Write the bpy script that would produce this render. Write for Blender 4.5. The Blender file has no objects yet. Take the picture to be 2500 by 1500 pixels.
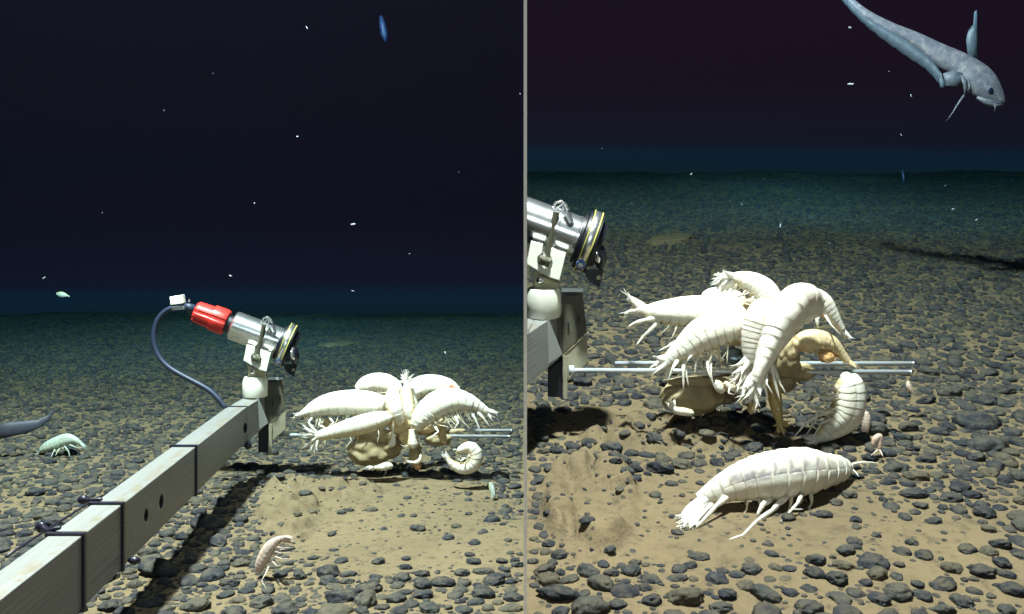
import bpy, bmesh, math, random
import numpy as np
from mathutils import Vector, Matrix, noise
R = math.radians
random.seed(7)
rng = np.random.default_rng(11)
scene = bpy.context.scene
COL = scene.collection

# ------------------------------------------------------------ camera
F, CX, CY, CAMZ = 2224.0, 1282.5, 640.0, 0.72     # focal length and centre in 2500 px units
cam_d = bpy.data.cameras.new('camera')
cam = bpy.data.objects.new('camera', cam_d); COL.objects.link(cam)
cam.location = (0, 0, CAMZ); cam.rotation_euler = (R(90), 0, 0)
cam_d.sensor_width = 36; cam_d.lens = 36 * F / 2500
cam_d.shift_x = (1250 - CX) / 2500; cam_d.shift_y = (CY - 750) / 2500
cam_d.clip_start = 0.05; cam_d.clip_end = 200
scene.camera = cam
# ------------------------------------------------------------ world, lamps, exposure
w = bpy.data.worlds.new('World'); scene.world = w; w.use_nodes = True
nt_ = w.node_tree; bg = nt_.nodes['Background']; bg.inputs[1].default_value = 1.0
# deep water beyond the slope: faint blue glow low over each seabed, purple black above, dim blue overhead
def _m(op, a, b, c=None):
    n = nt_.nodes.new('ShaderNodeMath'); n.operation = op
    for k, q in enumerate((a, b, c)):
        if q is None: continue
        if isinstance(q, (int, float)): n.inputs[k].default_value = q
        else: nt_.links.new(q, n.inputs[k])
    return n.outputs[0]
_tc = nt_.nodes.new('ShaderNodeTexCoord'); _sp = nt_.nodes.new('ShaderNodeSeparateXYZ'); nt_.links.new(_tc.outputs['Generated'], _sp.inputs[0])
_el = _m('SUBTRACT', _sp.outputs['Z'], _m('MULTIPLY', _m('MULTIPLY', _m('GREATER_THAN', _sp.outputs['X'], 0.0), _sp.outputs['Y']), 0.1538))
_cr = nt_.nodes.new('ShaderNodeValToRGB'); nt_.links.new(_m('ADD', _m('MULTIPLY', _el, 0.5), 0.5), _cr.inputs['Fac']); nt_.links.new(_cr.outputs['Color'], bg.inputs[0])
_e = _cr.color_ramp.elements; _cr.color_ramp.interpolation = 'EASE'
for _p, _c in ((0.30, (0.003, 0.007, 0.014)), (0.4735, (0.015, 0.0165, 0.021)), (0.4800, (0.014, 0.0185, 0.034)), (0.4915, (0.022, 0.0085, 0.018)), (0.53, (0.019, 0.0050, 0.0115)), (0.62, (0.0110, 0.0042, 0.0095)), (0.92, (0.012, 0.018, 0.034))):
    _n = _e.new(_p); _n.color = (*_c, 1)
_e.remove(_e[0]); _e.remove(_e[len(_e) - 1])
def lamp(name, loc, aim, power, size=R(140), rad=0.09, kind='SPOT'):
    d = bpy.data.lights.new(name, kind); d.energy = power
    if kind == 'SPOT': d.spot_size = size; d.spot_blend = 0.6
    d.shadow_soft_size = rad; d.color = (1.0, 0.90, 0.82)
    o = bpy.data.objects.new(name, d); COL.objects.link(o); o.location = loc
    o.rotation_euler = (Vector(aim) - Vector(loc)).to_track_quat('-Z', 'Y').to_euler()
    return o
lamp('lander_or_fill_lamp', (-1.15, 2.0, 3.2), (-1.2, 3.6, 0.0), 1950)
lamp('lander_or_fill_lamp', (0.06, 1.28, 3.1), (0.7, 2.6, 0.4), 1380)
lamp('lander_or_fill_lamp', (0.0, -1.3, 1.5), (0.0, 3.0, 0.4), 66, R(120), 0.05)  # added unseen fill lamp to brighten the divider edge and shaded fronts
for _l, _a in (((-0.5, 0.3, 2.9), (-4.9, 12.5, 0.0)), ((-0.4, 0.3, 2.9), (-1.9, 12.5, 0.0)), ((0.4, 0.3, 2.9), (1.9, 12.0, 1.75)), ((0.5, 0.3, 2.9), (4.9, 12.0, 1.75))):
    _f = lamp('added_far_lamp', _l, _a, 2000, R(34), 0.05); _f.data.spot_blend = 0.9; _f.data.color = (0.55, 0.82, 1.0)  # added unseen lamps, tinted blue, to brighten the far seabed
scene.view_settings.view_transform = 'Standard'; scene.view_settings.look = 'None'
scene.view_settings.exposure = 0; scene.view_settings.gamma = 1
scene.cycles.use_denoising = True
scene.cycles.volume_bounces = 0; scene.cycles.max_bounces = 6

SL = 0.1538                                         # the right hand seabed rises away from the lens
def P(px, py, Y):
    return Vector(((px - CX) / F * Y, Y, CAMZ - (py - CY) / F * Y))
def Pc(px, py, Y):
    '''like P, but never under the seabed'''
    s_ = (py - CY) / F + (SL if px > CX else 0)
    return P(px, py, min(Y, CAMZ / s_ - .012) if s_ > 0.02 else Y)
def slope(x): return SL if x > 0 else 0.0
def gz(x, y):
    r_ = 13 + 1.2 * math.sin(x * .9) + .6 * math.sin(x * 2.3 + 1)
    return slope(x) * min(y, 13) - 0.012 * max(0, y - r_) ** 2 - 0.02 * max(0, y - 13)
def ground_pt(px, py):
    s = SL if px > CX else 0.0
    Y = CAMZ / ((py - CY) / F + s)
    p = P(px, py, Y); return Vector((p.x, p.y, gz(p.x, p.y)))
def to_px(x, y, z):
    return CX + x / y * F, CY + (CAMZ - z) / y * F
# zoomed views of the photograph: (origin, scale)
def zf(x0, y0, s): return lambda u, v: (x0 + u / s, y0 + v / s)
zA = zf(350, 680, 3.298); zB = zf(650, 860, 3.7095); zC = zf(40, 900, 2.6985)
zD = zf(1280, 440, 2.65); zE = zf(1500, 640, 3.092); zG = zf(1600, 1050, 4.1233)
zH = zf(2050, 40, 5.3); zI = zf(560, 1150, 3.436); zJ = zf(40, 640, 2.7474)
zK = zf(1280, 950, 2.969); zL = zf(1900, 1000, 3.227)

# ------------------------------------------------------------ materials
def mat(name, col, rough=0.6, metal=0.0, bump=0.0, bscale=60, var=0.0, vscale=12, spec=0.5, coat=0.0, extra=None):
    m = bpy.data.materials.new(name); m.use_nodes = True
    nt = m.node_tree; b = nt.nodes['Principled BSDF']
    b.inputs['Roughness'].default_value = rough; b.inputs['Metallic'].default_value = metal
    b.inputs['Specular IOR Level'].default_value = spec
    b.inputs['Coat Weight'].default_value = coat
    tc = nt.nodes.new('ShaderNodeNewGeometry')
    last = None
    if var > 0:
        n = nt.nodes.new('ShaderNodeTexNoise'); n.inputs['Scale'].default_value = vscale; n.inputs['Detail'].default_value = 6
        nt.links.new(tc.outputs['Position'], n.inputs['Vector'])
        r = nt.nodes.new('ShaderNodeValToRGB')
        r.color_ramp.elements[0].position = 0.3; r.color_ramp.elements[1].position = 0.7
        r.color_ramp.elements[0].color = (*[c * (1 - var) for c in col], 1)
        r.color_ramp.elements[1].color = (*[min(1, c * (1 + var)) for c in col], 1)
        nt.links.new(n.outputs['Fac'], r.inputs['Fac']); nt.links.new(r.outputs['Color'], b.inputs['Base Color'])
        last = r
    else: b.inputs['Base Color'].default_value = (*col, 1)
    if bump > 0:
        n2 = nt.nodes.new('ShaderNodeTexNoise'); n2.inputs['Scale'].default_value = bscale; n2.inputs['Detail'].default_value = 5
        nt.links.new(tc.outputs['Position'], n2.inputs['Vector'])
        bp = nt.nodes.new('ShaderNodeBump'); bp.inputs['Strength'].default_value = bump; bp.inputs['Distance'].default_value = 0.004
        nt.links.new(n2.outputs['Fac'], bp.inputs['Height']); nt.links.new(bp.outputs['Normal'], b.inputs['Normal'])
    if extra: extra(nt, b, tc, last)
    return m

def ramp(nt, src, stops):
    r = nt.nodes.new('ShaderNodeValToRGB'); e = r.color_ramp.elements
    while len(e) < len(stops): e.new(0.5)
    for k, (p, c) in enumerate(stops):
        e[k].position = p; e[k].color = (*c, 1) if len(c) == 3 else c
    nt.links.new(src, r.inputs['Fac']); return r
def noise_node(nt, vec, scale, detail=5, rough=0.55):
    n = nt.nodes.new('ShaderNodeTexNoise'); n.inputs['Scale'].default_value = scale
    n.inputs['Detail'].default_value = detail; n.inputs['Roughness'].default_value = rough
    nt.links.new(vec, n.inputs['Vector']); return n
def mix(nt, fac, a, b):
    m = nt.nodes.new('ShaderNodeMix'); m.data_type = 'RGBA'
    if isinstance(fac, float): m.inputs[0].default_value = fac
    else: nt.links.new(fac, m.inputs[0])
    for k, s in ((6, a), (7, b)):
        if isinstance(s, tuple): m.inputs[k].default_value = (*s, 1)
        else: nt.links.new(s, m.inputs[k])
    return m.outputs[2]
def mth(nt, op, a, b):
    m = nt.nodes.new('ShaderNodeMath'); m.operation = op
    for k, s in ((0, a), (1, b)):
        if isinstance(s, (int, float)): m.inputs[k].default_value = s
        else: nt.links.new(s, m.inputs[k])
    return m.outputs[0]

SAND = (0.235, 0.185, 0.105)
def sand_material():
    m = bpy.data.materials.new('ochre_silt'); m.use_nodes = True; nt = m.node_tree; b = nt.nodes['Principled BSDF']
    g = nt.nodes.new('ShaderNodeNewGeometry').outputs['Position']
    b.inputs['Roughness'].default_value = 0.95; b.inputs['Specular IOR Level'].default_value = 0.15
    n1 = noise_node(nt, g, 3.2, 6)
    base = ramp(nt, n1.outputs['Fac'], [(0.3, (0.142, 0.106, 0.064)), (0.7, (0.182, 0.135, 0.080))]).outputs['Color']
    n2 = noise_node(nt, g, 38, 8, 0.65)
    fine = ramp(nt, n2.outputs['Fac'], [(0.30, (0.55, 0.55, 0.58)), (0.47, (1, 1, 1)), (0.75, (1.12, 1.1, 1.06))]).outputs['Color']
    mm = nt.nodes.new('ShaderNodeMix'); mm.data_type = 'RGBA'; mm.blend_type = 'MULTIPLY'; mm.inputs[0].default_value = 1
    nt.links.new(base, mm.inputs[6]); nt.links.new(fine, mm.inputs[7])
    # tiny dark grains
    vo = nt.nodes.new('ShaderNodeTexVoronoi'); vo.inputs['Scale'].default_value = 62; nt.links.new(g, vo.inputs['Vector'])
    n3 = noise_node(nt, g, 9, 3)
    thr = mth(nt, 'MULTIPLY', mth(nt, 'SUBTRACT', n3.outputs['Fac'], 0.47), 1.6)
    grain = mth(nt, 'LESS_THAN', vo.outputs['Distance'], thr)
    c2 = mix(nt, mth(nt, 'MULTIPLY', grain, 0.72), mm.outputs[2], (0.03, 0.03, 0.034))
    # far away the nodules are drawn by the sheet itself
    at = nt.nodes.new('ShaderNodeAttribute'); at.attribute_name = 'far'
    vf = nt.nodes.new('ShaderNodeTexVoronoi'); vf.inputs['Scale'].default_value = 11; nt.links.new(g, vf.inputs['Vector'])
    spots = ramp(nt, vf.outputs['Distance'], [(0.35, (1, 1, 1)), (0.6, (0, 0, 0))]).outputs['Color']
    f2 = mth(nt, 'MULTIPLY', spots, at.outputs['Fac'])
    c3 = mix(nt, f2, c2, (0.035, 0.04, 0.045))
    nt.links.new(c3, b.inputs['Base Color'])
    hb = mth(nt, 'ADD', mth(nt, 'MULTIPLY', noise_node(nt, g, 45, 8, 0.6).outputs['Fac'], 1.0), mth(nt, 'MULTIPLY', noise_node(nt, g, 210, 3).outputs['Fac'], 0.35))
    bp = nt.nodes.new('ShaderNodeBump'); bp.inputs['Strength'].default_value = 0.65; bp.inputs['Distance'].default_value = 0.008
    nt.links.new(hb, bp.inputs['Height']); nt.links.new(bp.outputs['Normal'], b.inputs['Normal'])
    return m
M_SAND = sand_material()

def nodule_material():
    m = bpy.data.materials.new('manganese_crust'); m.use_nodes = True; nt = m.node_tree; b = nt.nodes['Principled BSDF']
    geo = nt.nodes.new('ShaderNodeNewGeometry'); g = geo.outputs['Position']
    b.inputs['Roughness'].default_value = 0.75; b.inputs['Specular IOR Level'].default_value = 0.35
    at = nt.nodes.new('ShaderNodeAttribute'); at.attribute_name = 'rnd'
    oi = nt.nodes.new('ShaderNodeObjectInfo')
    rnd = mth(nt, 'FRACT', mth(nt, 'ADD', at.outputs['Fac'], oi.outputs['Random']), 0)
    base = ramp(nt, rnd, [(0.0, (0.012, 0.014, 0.022)), (0.5, (0.024, 0.027, 0.035)), (0.8, (0.042, 0.043, 0.042)), (1.0, (0.078, 0.066, 0.044))]).outputs['Color']
    n2 = noise_node(nt, g, 70, 8, 0.7)
    mm = nt.nodes.new('ShaderNodeMix'); mm.data_type = 'RGBA'; mm.blend_type = 'MULTIPLY'; mm.inputs[0].default_value = 1
    nt.links.new(base, mm.inputs[6])
    nt.links.new(ramp(nt, n2.outputs['Fac'], [(0.3, (0.45, 0.45, 0.45)), (0.5, (1, 1, 1)), (0.72, (1.9, 1.8, 1.6))]).outputs['Color'], mm.inputs[7])
    # silt settled on upward faces, in patches
    sep = nt.nodes.new('ShaderNodeSeparateXYZ'); nt.links.new(geo.outputs['Normal'], sep.inputs[0])
    dn = noise_node(nt, g, 34, 6, 0.7)
    dust = ramp(nt, mth(nt, 'ADD', mth(nt, 'MULTIPLY', sep.outputs['Z'], 0.16), dn.outputs['Fac']), [(0.56, (0, 0, 0)), (0.76, (0.75, 0.75, 0.75))]).outputs['Color']
    c = mix(nt, dust, mm.outputs[2], (0.095, 0.078, 0.052))
    nt.links.new(c, b.inputs['Base Color'])
    bp = nt.nodes.new('ShaderNodeBump'); bp.inputs['Strength'].default_value = 0.9; bp.inputs['Distance'].default_value = 0.006
    nt.links.new(noise_node(nt, g, 110, 6, 0.65).outputs['Fac'], bp.inputs['Height']); nt.links.new(bp.outputs['Normal'], b.inputs['Normal'])
    return m
M_NOD = nodule_material()

def flesh(name, pale, belly, sss=0.18, rough=0.36):
    m = bpy.data.materials.new(name); m.use_nodes = True; nt = m.node_tree; b = nt.nodes['Principled BSDF']
    geo = nt.nodes.new('ShaderNodeNewGeometry'); g = geo.outputs['Position']
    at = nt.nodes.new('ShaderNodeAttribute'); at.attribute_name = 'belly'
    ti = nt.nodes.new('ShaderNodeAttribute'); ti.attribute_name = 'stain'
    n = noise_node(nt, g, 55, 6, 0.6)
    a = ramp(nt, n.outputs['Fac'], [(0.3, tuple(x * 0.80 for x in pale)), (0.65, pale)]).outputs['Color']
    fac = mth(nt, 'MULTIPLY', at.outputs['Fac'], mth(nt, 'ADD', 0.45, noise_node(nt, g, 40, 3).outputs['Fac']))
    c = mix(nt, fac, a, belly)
    se = nt.nodes.new('ShaderNodeAttribute'); se.attribute_name = 'seg'
    c = mix(nt, mth(nt, 'MULTIPLY', se.outputs['Fac'], .32), c, tuple(x * y for x, y in zip(pale, (.74, .66, .62))))
    big = noise_node(nt, g, 14, 4, .6)
    c = mix(nt, ramp(nt, big.outputs['Fac'], [(.52, (0, 0, 0)), (.72, (.55, .55, .55))]).outputs['Color'], c, tuple(x * y for x, y in zip(pale, (.88, .74, .66))))
    c = mix(nt, ti.outputs['Fac'], c, (0.64, 0.20, 0.09))
    pa = nt.nodes.new('ShaderNodeAttribute'); pa.attribute_name = 'patch'
    c = mix(nt, pa.outputs['Fac'], c, (0.34, 0.29, 0.31))
    nt.links.new(c, b.inputs['Base Color'])
    b.inputs['Roughness'].default_value = rough
    b.inputs['Subsurface Weight'].default_value = sss; b.inputs['Subsurface Radius'].default_value = (1, 0.75, 0.45)
    b.inputs['Subsurface Scale'].default_value = 0.012
    bp = nt.nodes.new('ShaderNodeBump'); bp.inputs['Strength'].default_value = 0.35; bp.inputs['Distance'].default_value = 0.003
    nt.links.new(noise_node(nt, g, 120, 5).outputs['Fac'], bp.inputs['Height']); nt.links.new(bp.outputs['Normal'], b.inputs['Normal'])
    return m
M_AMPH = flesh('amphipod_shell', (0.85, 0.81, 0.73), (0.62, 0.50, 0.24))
M_AMPHT = flesh('amphipod_shell_tan', (0.72, 0.58, 0.36), (0.55, 0.38, 0.14))
M_AMPHY = flesh('amphipod_shell_amber', (0.52, 0.40, 0.16), (0.40, 0.28, 0.08))
M_AMPHP = flesh('amphipod_shell_pink', (0.66, 0.52, 0.44), (0.55, 0.42, 0.32))
M_AMPHB = flesh('amphipod_shell_green_white', (0.40, 0.46, 0.40), (0.45, 0.45, 0.22))
M_FISH = None

def metal_bar_material():
    m = bpy.data.materials.new('galvanised_steel'); m.use_nodes = True; nt = m.node_tree; b = nt.nodes['Principled BSDF']
    geo = nt.nodes.new('ShaderNodeNewGeometry'); tc = nt.nodes.new('ShaderNodeAttribute'); tc.attribute_name = 'along'
    v = tc.outputs['Vector']
    b.inputs['Metallic'].default_value = 0.25; b.inputs['Roughness'].default_value = 0.5
    mp = nt.nodes.new('ShaderNodeMapping'); mp.inputs['Scale'].default_value = (3, 90, 60); nt.links.new(v, mp.inputs['Vector'])
    st = noise_node(nt, mp.outputs['Vector'], 1.0, 5, 0.6)
    base = ramp(nt, st.outputs['Fac'], [(0.3, (0.15, 0.155, 0.155)), (0.5, (0.22, 0.225, 0.225)), (0.68, (0.38, 0.38, 0.38))]).outputs['Color']
    fl = noise_node(nt, geo.outputs['Position'], 18, 7, 0.6)
    base2 = mix(nt, ramp(nt, fl.outputs['Fac'], [(0.4, (0, 0, 0)), (0.65, (0.6, 0.6, 0.6))]).outputs['Color'], base, (0.24, 0.24, 0.225))
    # rust and silt lying along the middle of the top
    sep = nt.nodes.new('ShaderNodeSeparateXYZ'); nt.links.new(v, sep.inputs[0])
    sn = nt.nodes.new('ShaderNodeSeparateXYZ'); nt.links.new(geo.outputs['Normal'], sn.inputs[0])
    up = mth(nt, 'GREATER_THAN', sn.outputs['Z'], 0.7)
    ru = noise_node(nt, geo.outputs['Position'], 26, 8, 0.75)
    band = ramp(nt, sep.outputs['Y'], [(0.45, (0, 0, 0)), (0.68, (1, 1, 1)), (0.9, (1, 1, 1)), (1.0, (0.2, 0.2, 0.2))]).outputs['Color']
    rf = mth(nt, 'MULTIPLY', mth(nt, 'MULTIPLY', up, band), ramp(nt, ru.outputs['Fac'], [(0.46, (0, 0, 0)), (0.60, (0.65, 0.65, 0.65))]).outputs['Color'])
    c = mix(nt, rf, base2, (0.20, 0.145, 0.065))
    nt.links.new(c, b.inputs['Base Color'])
    bp = nt.nodes.new('ShaderNodeBump'); bp.inputs['Strength'].default_value = 0.25; bp.inputs['Distance'].default_value = 0.002
    nt.links.new(ru.outputs['Fac'], bp.inputs['Height']); nt.links.new(bp.outputs['Normal'], b.inputs['Normal'])
    return m
M_BAR = metal_bar_material()
M_BLACK = mat('black_rubber', (0.008, 0.008, 0.016), 0.45, bump=0.2, spec=0.5)
M_CABLE = mat('blue_black_cable', (0.016, 0.024, 0.055), 0.5, var=0.2, vscale=30)
M_STRAP = mat('dark_cable_tie', (0.010, 0.009, 0.024), 0.4)
M_STEEL = mat('polished_steel', (0.80, 0.81, 0.84), 0.26, 0.95, bump=0.10, bscale=35, var=0.15, vscale=40)
M_ROD = mat('bright_rod', (0.70, 0.74, 0.80), 0.35, 0.45)
M_WHITE = mat('white_plastic', (0.74, 0.74, 0.66), 0.5, bump=0.1, var=0.05, vscale=25)
M_CREAM = mat('cream_plastic', (0.50, 0.46, 0.32), 0.6, var=0.12, vscale=30)
M_RED = mat('red_plastic', (0.62, 0.028, 0.022), 0.42, bump=0.15, bscale=60, var=0.08)
M_YELLOW = mat('yellow_edge', (0.55, 0.52, 0.12), 0.4)
M_BLUE = mat('blue_sticker', (0.12, 0.22, 0.62), 0.4)
M_POST = mat('olive_grey_steel', (0.085, 0.08, 0.055), 0.6, 0.2, bump=0.2, var=0.15)
M_FLANGE = mat('dusty_flange', (0.27, 0.25, 0.18), 0.6, 0.1, bump=0.2, var=0.15)
M_GREY = mat('grey_divider_edge', (0.85, 0.86, 0.90), 0.9, spec=0.1)
M_DARK = mat('black_divider_face', (0.004, 0.0045, 0.008), 0.9, spec=0.0)
M_BAIT = mat('bait_flesh', (0.34, 0.27, 0.155), 0.6, bump=0.5, bscale=40, var=0.3, vscale=18)
M_BAITO = mat('orange_bait', (0.62, 0.36, 0.16), 0.5, bump=0.6, bscale=90, var=0.3, vscale=60)
M_NET = mat('blue_grey_mesh', (0.13, 0.18, 0.22), 0.7, bump=0.8, bscale=130, var=0.4, vscale=90)
M_SNOW = mat('drifting_fleck', (0.30, 0.33, 0.38), 0.8)
M_BLUEGHOST = mat('dim_blue_animal', (0.006, 0.020, 0.075), 0.6)
M_EYE = mat('dark_eye', (0.006, 0.010, 0.035), 0.15)
M_SANDLUMP = M_SAND

# ------------------------------------------------------------ mesh helpers
class MB:
    def __init__(s): s.v = []; s.f = []; s.m = []; s.a = {}
    def add(s, vs, fs, mi=0, **attrs):
        o = len(s.v); s.v += [tuple(p) for p in vs]; s.f += [tuple(i + o for i in f) for f in fs]; s.m += [mi] * len(fs)
        for k, val in attrs.items():
            lst = s.a.setdefault(k, []); lst += [0.0] * (o - len(lst)); lst += list(val) if hasattr(val, '__len__') else [val] * len(vs)
        return s
    def build(s, name, mats, parent=None, smooth=True, clip=False):
        me = bpy.data.meshes.new(name)
        org = Vector((0, 0, 0))
        if s.v:
            A = np.array(s.v); c = A.mean(0); org = Vector((c[0], c[1], A[:, 2].min()))
        if parent: org = Vector((0, 0, 0)); off = parent.matrix_basis.inverted() @ Vector((0, 0, 0)); off = -Vector(parent.get('_o', (0, 0, 0)))
        else: off = -org
        me.from_pydata([tuple(Vector(p) + off) for p in s.v], [], s.f)
        if not isinstance(mats, (list, tuple)): mats = [mats]
        for m in mats: me.materials.append(m)
        me.polygons.foreach_set('material_index', s.m)
        me.polygons.foreach_set('use_smooth', [smooth] * len(s.f))
        for k, lst in s.a.items():
            lst = lst + [0.0] * (len(s.v) - len(lst))
            if isinstance(lst[0], tuple) or any(isinstance(q, tuple) for q in lst[:3]):
                at = me.attributes.new(k, 'FLOAT_VECTOR', 'POINT'); at.data.foreach_set('vector', [c for q in lst for c in (q if isinstance(q, tuple) else (0, 0, 0))])
            else:
                at = me.attributes.new(k, 'FLOAT', 'POINT'); at.data.foreach_set('value', lst)
        bm = bmesh.new(); bm.from_mesh(me)
        if clip:                                    # the right hand rig is cut where it meets the divider
            co = Vector((0.004, 0, 0)) + off
            bmesh.ops.bisect_plane(bm, geom=bm.verts[:] + bm.edges[:] + bm.faces[:], plane_co=co, plane_no=(1, 0, 0), clear_inner=True)
            es = [e for e in bm.edges if e.is_boundary and all(abs(v.co.x - co.x) < 1e-5 for v in e.verts)]
            if es: bmesh.ops.holes_fill(bm, edges=es, sides=0)
        bmesh.ops.recalc_face_normals(bm, faces=bm.faces)
        bm.to_mesh(me); bm.free()
        o = bpy.data.objects.new(name, me); COL.objects.link(o)
        if parent: o.parent = parent
        else: o.location = org
        return o
def tag(o, label=None, cat=None, group=None, kind=None):
    if label: o['label'] = label
    if cat: o['category'] = cat
    if group: o['group'] = group
    if kind: o['kind'] = kind
    return o
def empty(name, loc, label, cat, group=None):
    o = bpy.data.objects.new(name, None); COL.objects.link(o); o.location = loc; o['_o'] = tuple(loc)
    o.empty_display_size = 0.05
    return tag(o, label, cat, group)

def frames(pts, ref=None):
    T = []
    for i in range(len(pts)):
        a = pts[max(0, i - 1)]; b = pts[min(len(pts) - 1, i + 1)]; t = (b - a)
        T.append(t.normalized() if t.length > 1e-9 else Vector((0, 0, 1)))
    if ref is None: ref = Vector((0, -1, 0))
    out = []
    n = ref - T[0] * ref.dot(T[0])
    if n.length < 1e-3: n = Vector((1, 0, 0.2)) - T[0] * T[0].dot(Vector((1, 0, 0.2)))
    n.normalize()
    for t in T:
        n = n - t * n.dot(t)
        n.normalize(); out.append((t, n, t.cross(n)))
    return out
def tube(mb, pts, radii, n=10, mi=0, flat=1.0, ref=None, **attrs):
    """n-sided tube through pts; flat squashes it along the reference direction"""
    pts = [Vector(p) for p in pts]
    if not hasattr(radii, '__len__'): radii = [radii] * len(pts)
    fr = frames(pts, ref); vs = []; fs = []
    for p, r, (t, a, b) in zip(pts, radii, fr):
        for k in range(n):
            an = 2 * math.pi * k / n
            vs.append(p + a * (math.cos(an) * r * flat) + b * (math.sin(an) * r))
    for i in range(len(pts) - 1):
        for k in range(n):
            k2 = (k + 1) % n; fs.append((i * n + k, i * n + k2, (i + 1) * n + k2, (i + 1) * n + k))
    fs.append(tuple(range(n - 1, -1, -1))); fs.append(tuple((len(pts) - 1) * n + k for k in range(n)))
    mb.add(vs, fs, mi, **attrs); return mb
def catmull(P_, n):
    """n points on a Catmull-Rom curve through tuples"""
    P_ = [np.array(p, float) for p in P_]
    Q = [2 * P_[0] - P_[1]] + P_ + [2 * P_[-1] - P_[-2]]
    out = []
    for i in range(n):
        u = i / (n - 1) * (len(P_) - 1); k = min(int(u), len(P_) - 2); t = u - k
        a, b, c, d = Q[k:k + 4]
        out.append(0.5 * ((2 * b) + (-a + c) * t + (2 * a - 5 * b + 4 * c - d) * t * t + (-a + 3 * b - 3 * c + d) * t ** 3))
    return out
def box8(mb, near, far, mi=0, **attrs):
    """hexahedron from two quads, each listed round"""
    vs = list(near) + list(far)
    fs = [(0, 1, 2, 3), (7, 6, 5, 4)] + [(i, i + 4, (i + 1) % 4 + 4, (i + 1) % 4) for i in range(4)]
    mb.add(vs, fs, mi, **attrs); return mb
def bevel(o, wdt=0.002, seg=2):
    bm = bmesh.new(); bm.from_mesh(o.data)
    bmesh.ops.remove_doubles(bm, verts=bm.verts, dist=1e-6)
    es = [e for e in bm.edges if len(e.link_faces) == 2 and e.calc_face_angle(0) > R(25)]
    bmesh.ops.bevel(bm, geom=es, offset=wdt, segments=seg, profile=0.6, affect='EDGES')
    bm.to_mesh(o.data); bm.free(); return o
def cutbox(mb, a, b, c, o, mi=0):
    """box from a corner and three edge vectors"""
    o, a, b, c = map(Vector, (o, a, b, c))
    return box8(mb, [o, o + a, o + a + b, o + b], [o + c, o + a + c, o + a + b + c, o + b + c], mi)
_ico = {}
def ico(sub):
    if sub not in _ico:
        bm = bmesh.new(); bmesh.ops.create_icosphere(bm, subdivisions=sub, radius=1)
        _ico[sub] = (np.array([v.co[:] for v in bm.verts]), [tuple(v.index for v in f.verts) for f in bm.faces]); bm.free()
    return _ico[sub]
def blob(mb, c, ax, sub=3, rough=0.0, fr=3.0, mi=0, seed=0, **attrs):
    """noisy ellipsoid at c with three axis vectors"""
    V, Fs = ico(sub); ax = [Vector(a) for a in ax]; vs = []
    for v in V:
        k = 1 + rough * noise.noise(Vector(v) * fr + Vector((seed, seed * .7, 0))) if rough else 1
        vs.append(Vector(c) + (ax[0] * v[0] + ax[1] * v[1] + ax[2] * v[2]) * k)
    mb.add(vs, Fs, mi, **attrs); return mb

# ------------------------------------------------------------ seabed
def patch_l(px, py):      # 1 inside the bare silt
    e = ((px - 985) / 325) ** 2 + ((py - 1318) / 100) ** 2
    e2 = ((px - 715) / 75) ** 2 + ((py - 1250) / 85) ** 2
    e3 = ((px - 930) / 330) ** 2 + ((py - 1225) / 60) ** 2
    return max(0, min(1, (1.25 - min(e, e2, e3)) * 2.2))
def patch_r(px, py):
    e = ((px - 1770) / 450) ** 2 + ((py - 1265) / 140) ** 2
    e2 = ((px - 1420) / 110) ** 2 + ((py - 1240) / 150) ** 2
    e3 = ((px - 2260) / 190) ** 2 + ((py - 1330) / 75) ** 2
    e4 = ((px - 1500) / 170) ** 2 + ((py - 1040) / 55) ** 2
    return max(0, min(1, (1.2 - min(e, e2, e3, e4)) * 2.2))
def bare(x, y):
    if y < 0.5: return 0
    px, py = to_px(x, y, gz(x, y))
    return patch_l(px, py) if x < 0 else patch_r(px, py)
def clod(x, y):           # crumbled silt beside the shadow
    if y < 0.5: return 0
    px, py = to_px(x, y, gz(x, y))
    if x < 0: e = ((px - 705) / 70) ** 2 + ((py - 1245) / 75) ** 2; e5 = ((px - 800) / 120) ** 2 + ((py - 1205) / 25) ** 2
    else: e = ((px - 1440) / 110) ** 2 + ((py - 1225) / 130) ** 2; e5 = ((px - 1640) / 200) ** 2 + ((py - 1065) / 40) ** 2
    return max(0, min(1, (1.3 - min(e, e5)) * 2))
def relief(x, y):
    v = Vector((x, y, 0.3))
    h = 0.010 * noise.noise(v * 2.1) + 0.006 * noise.noise(v * 7) + 0.0022 * noise.noise(v * 26)
    if y > 7: h += min(1, (y - 7) / 5) * (.055 * noise.noise(Vector((x * .7, y * .45, 9))) + .03 * noise.noise(Vector((x * 1.9, y * 1.1, 3))))
    c = clod(x, y)
    if c > 0:
        d = noise.voronoi(v * 11 + Vector((noise.noise(v * 9), noise.noise(v * 9 + Vector((5, 5, 5))), 0)) * 0.5)[0]
        h += c * (0.006 + 0.085 * min(0.35, d[1] - d[0]) + 0.006 * noise.noise(v * 40))
    return h
def gh(x, y): return gz(x, y) + relief(x, y)

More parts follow.
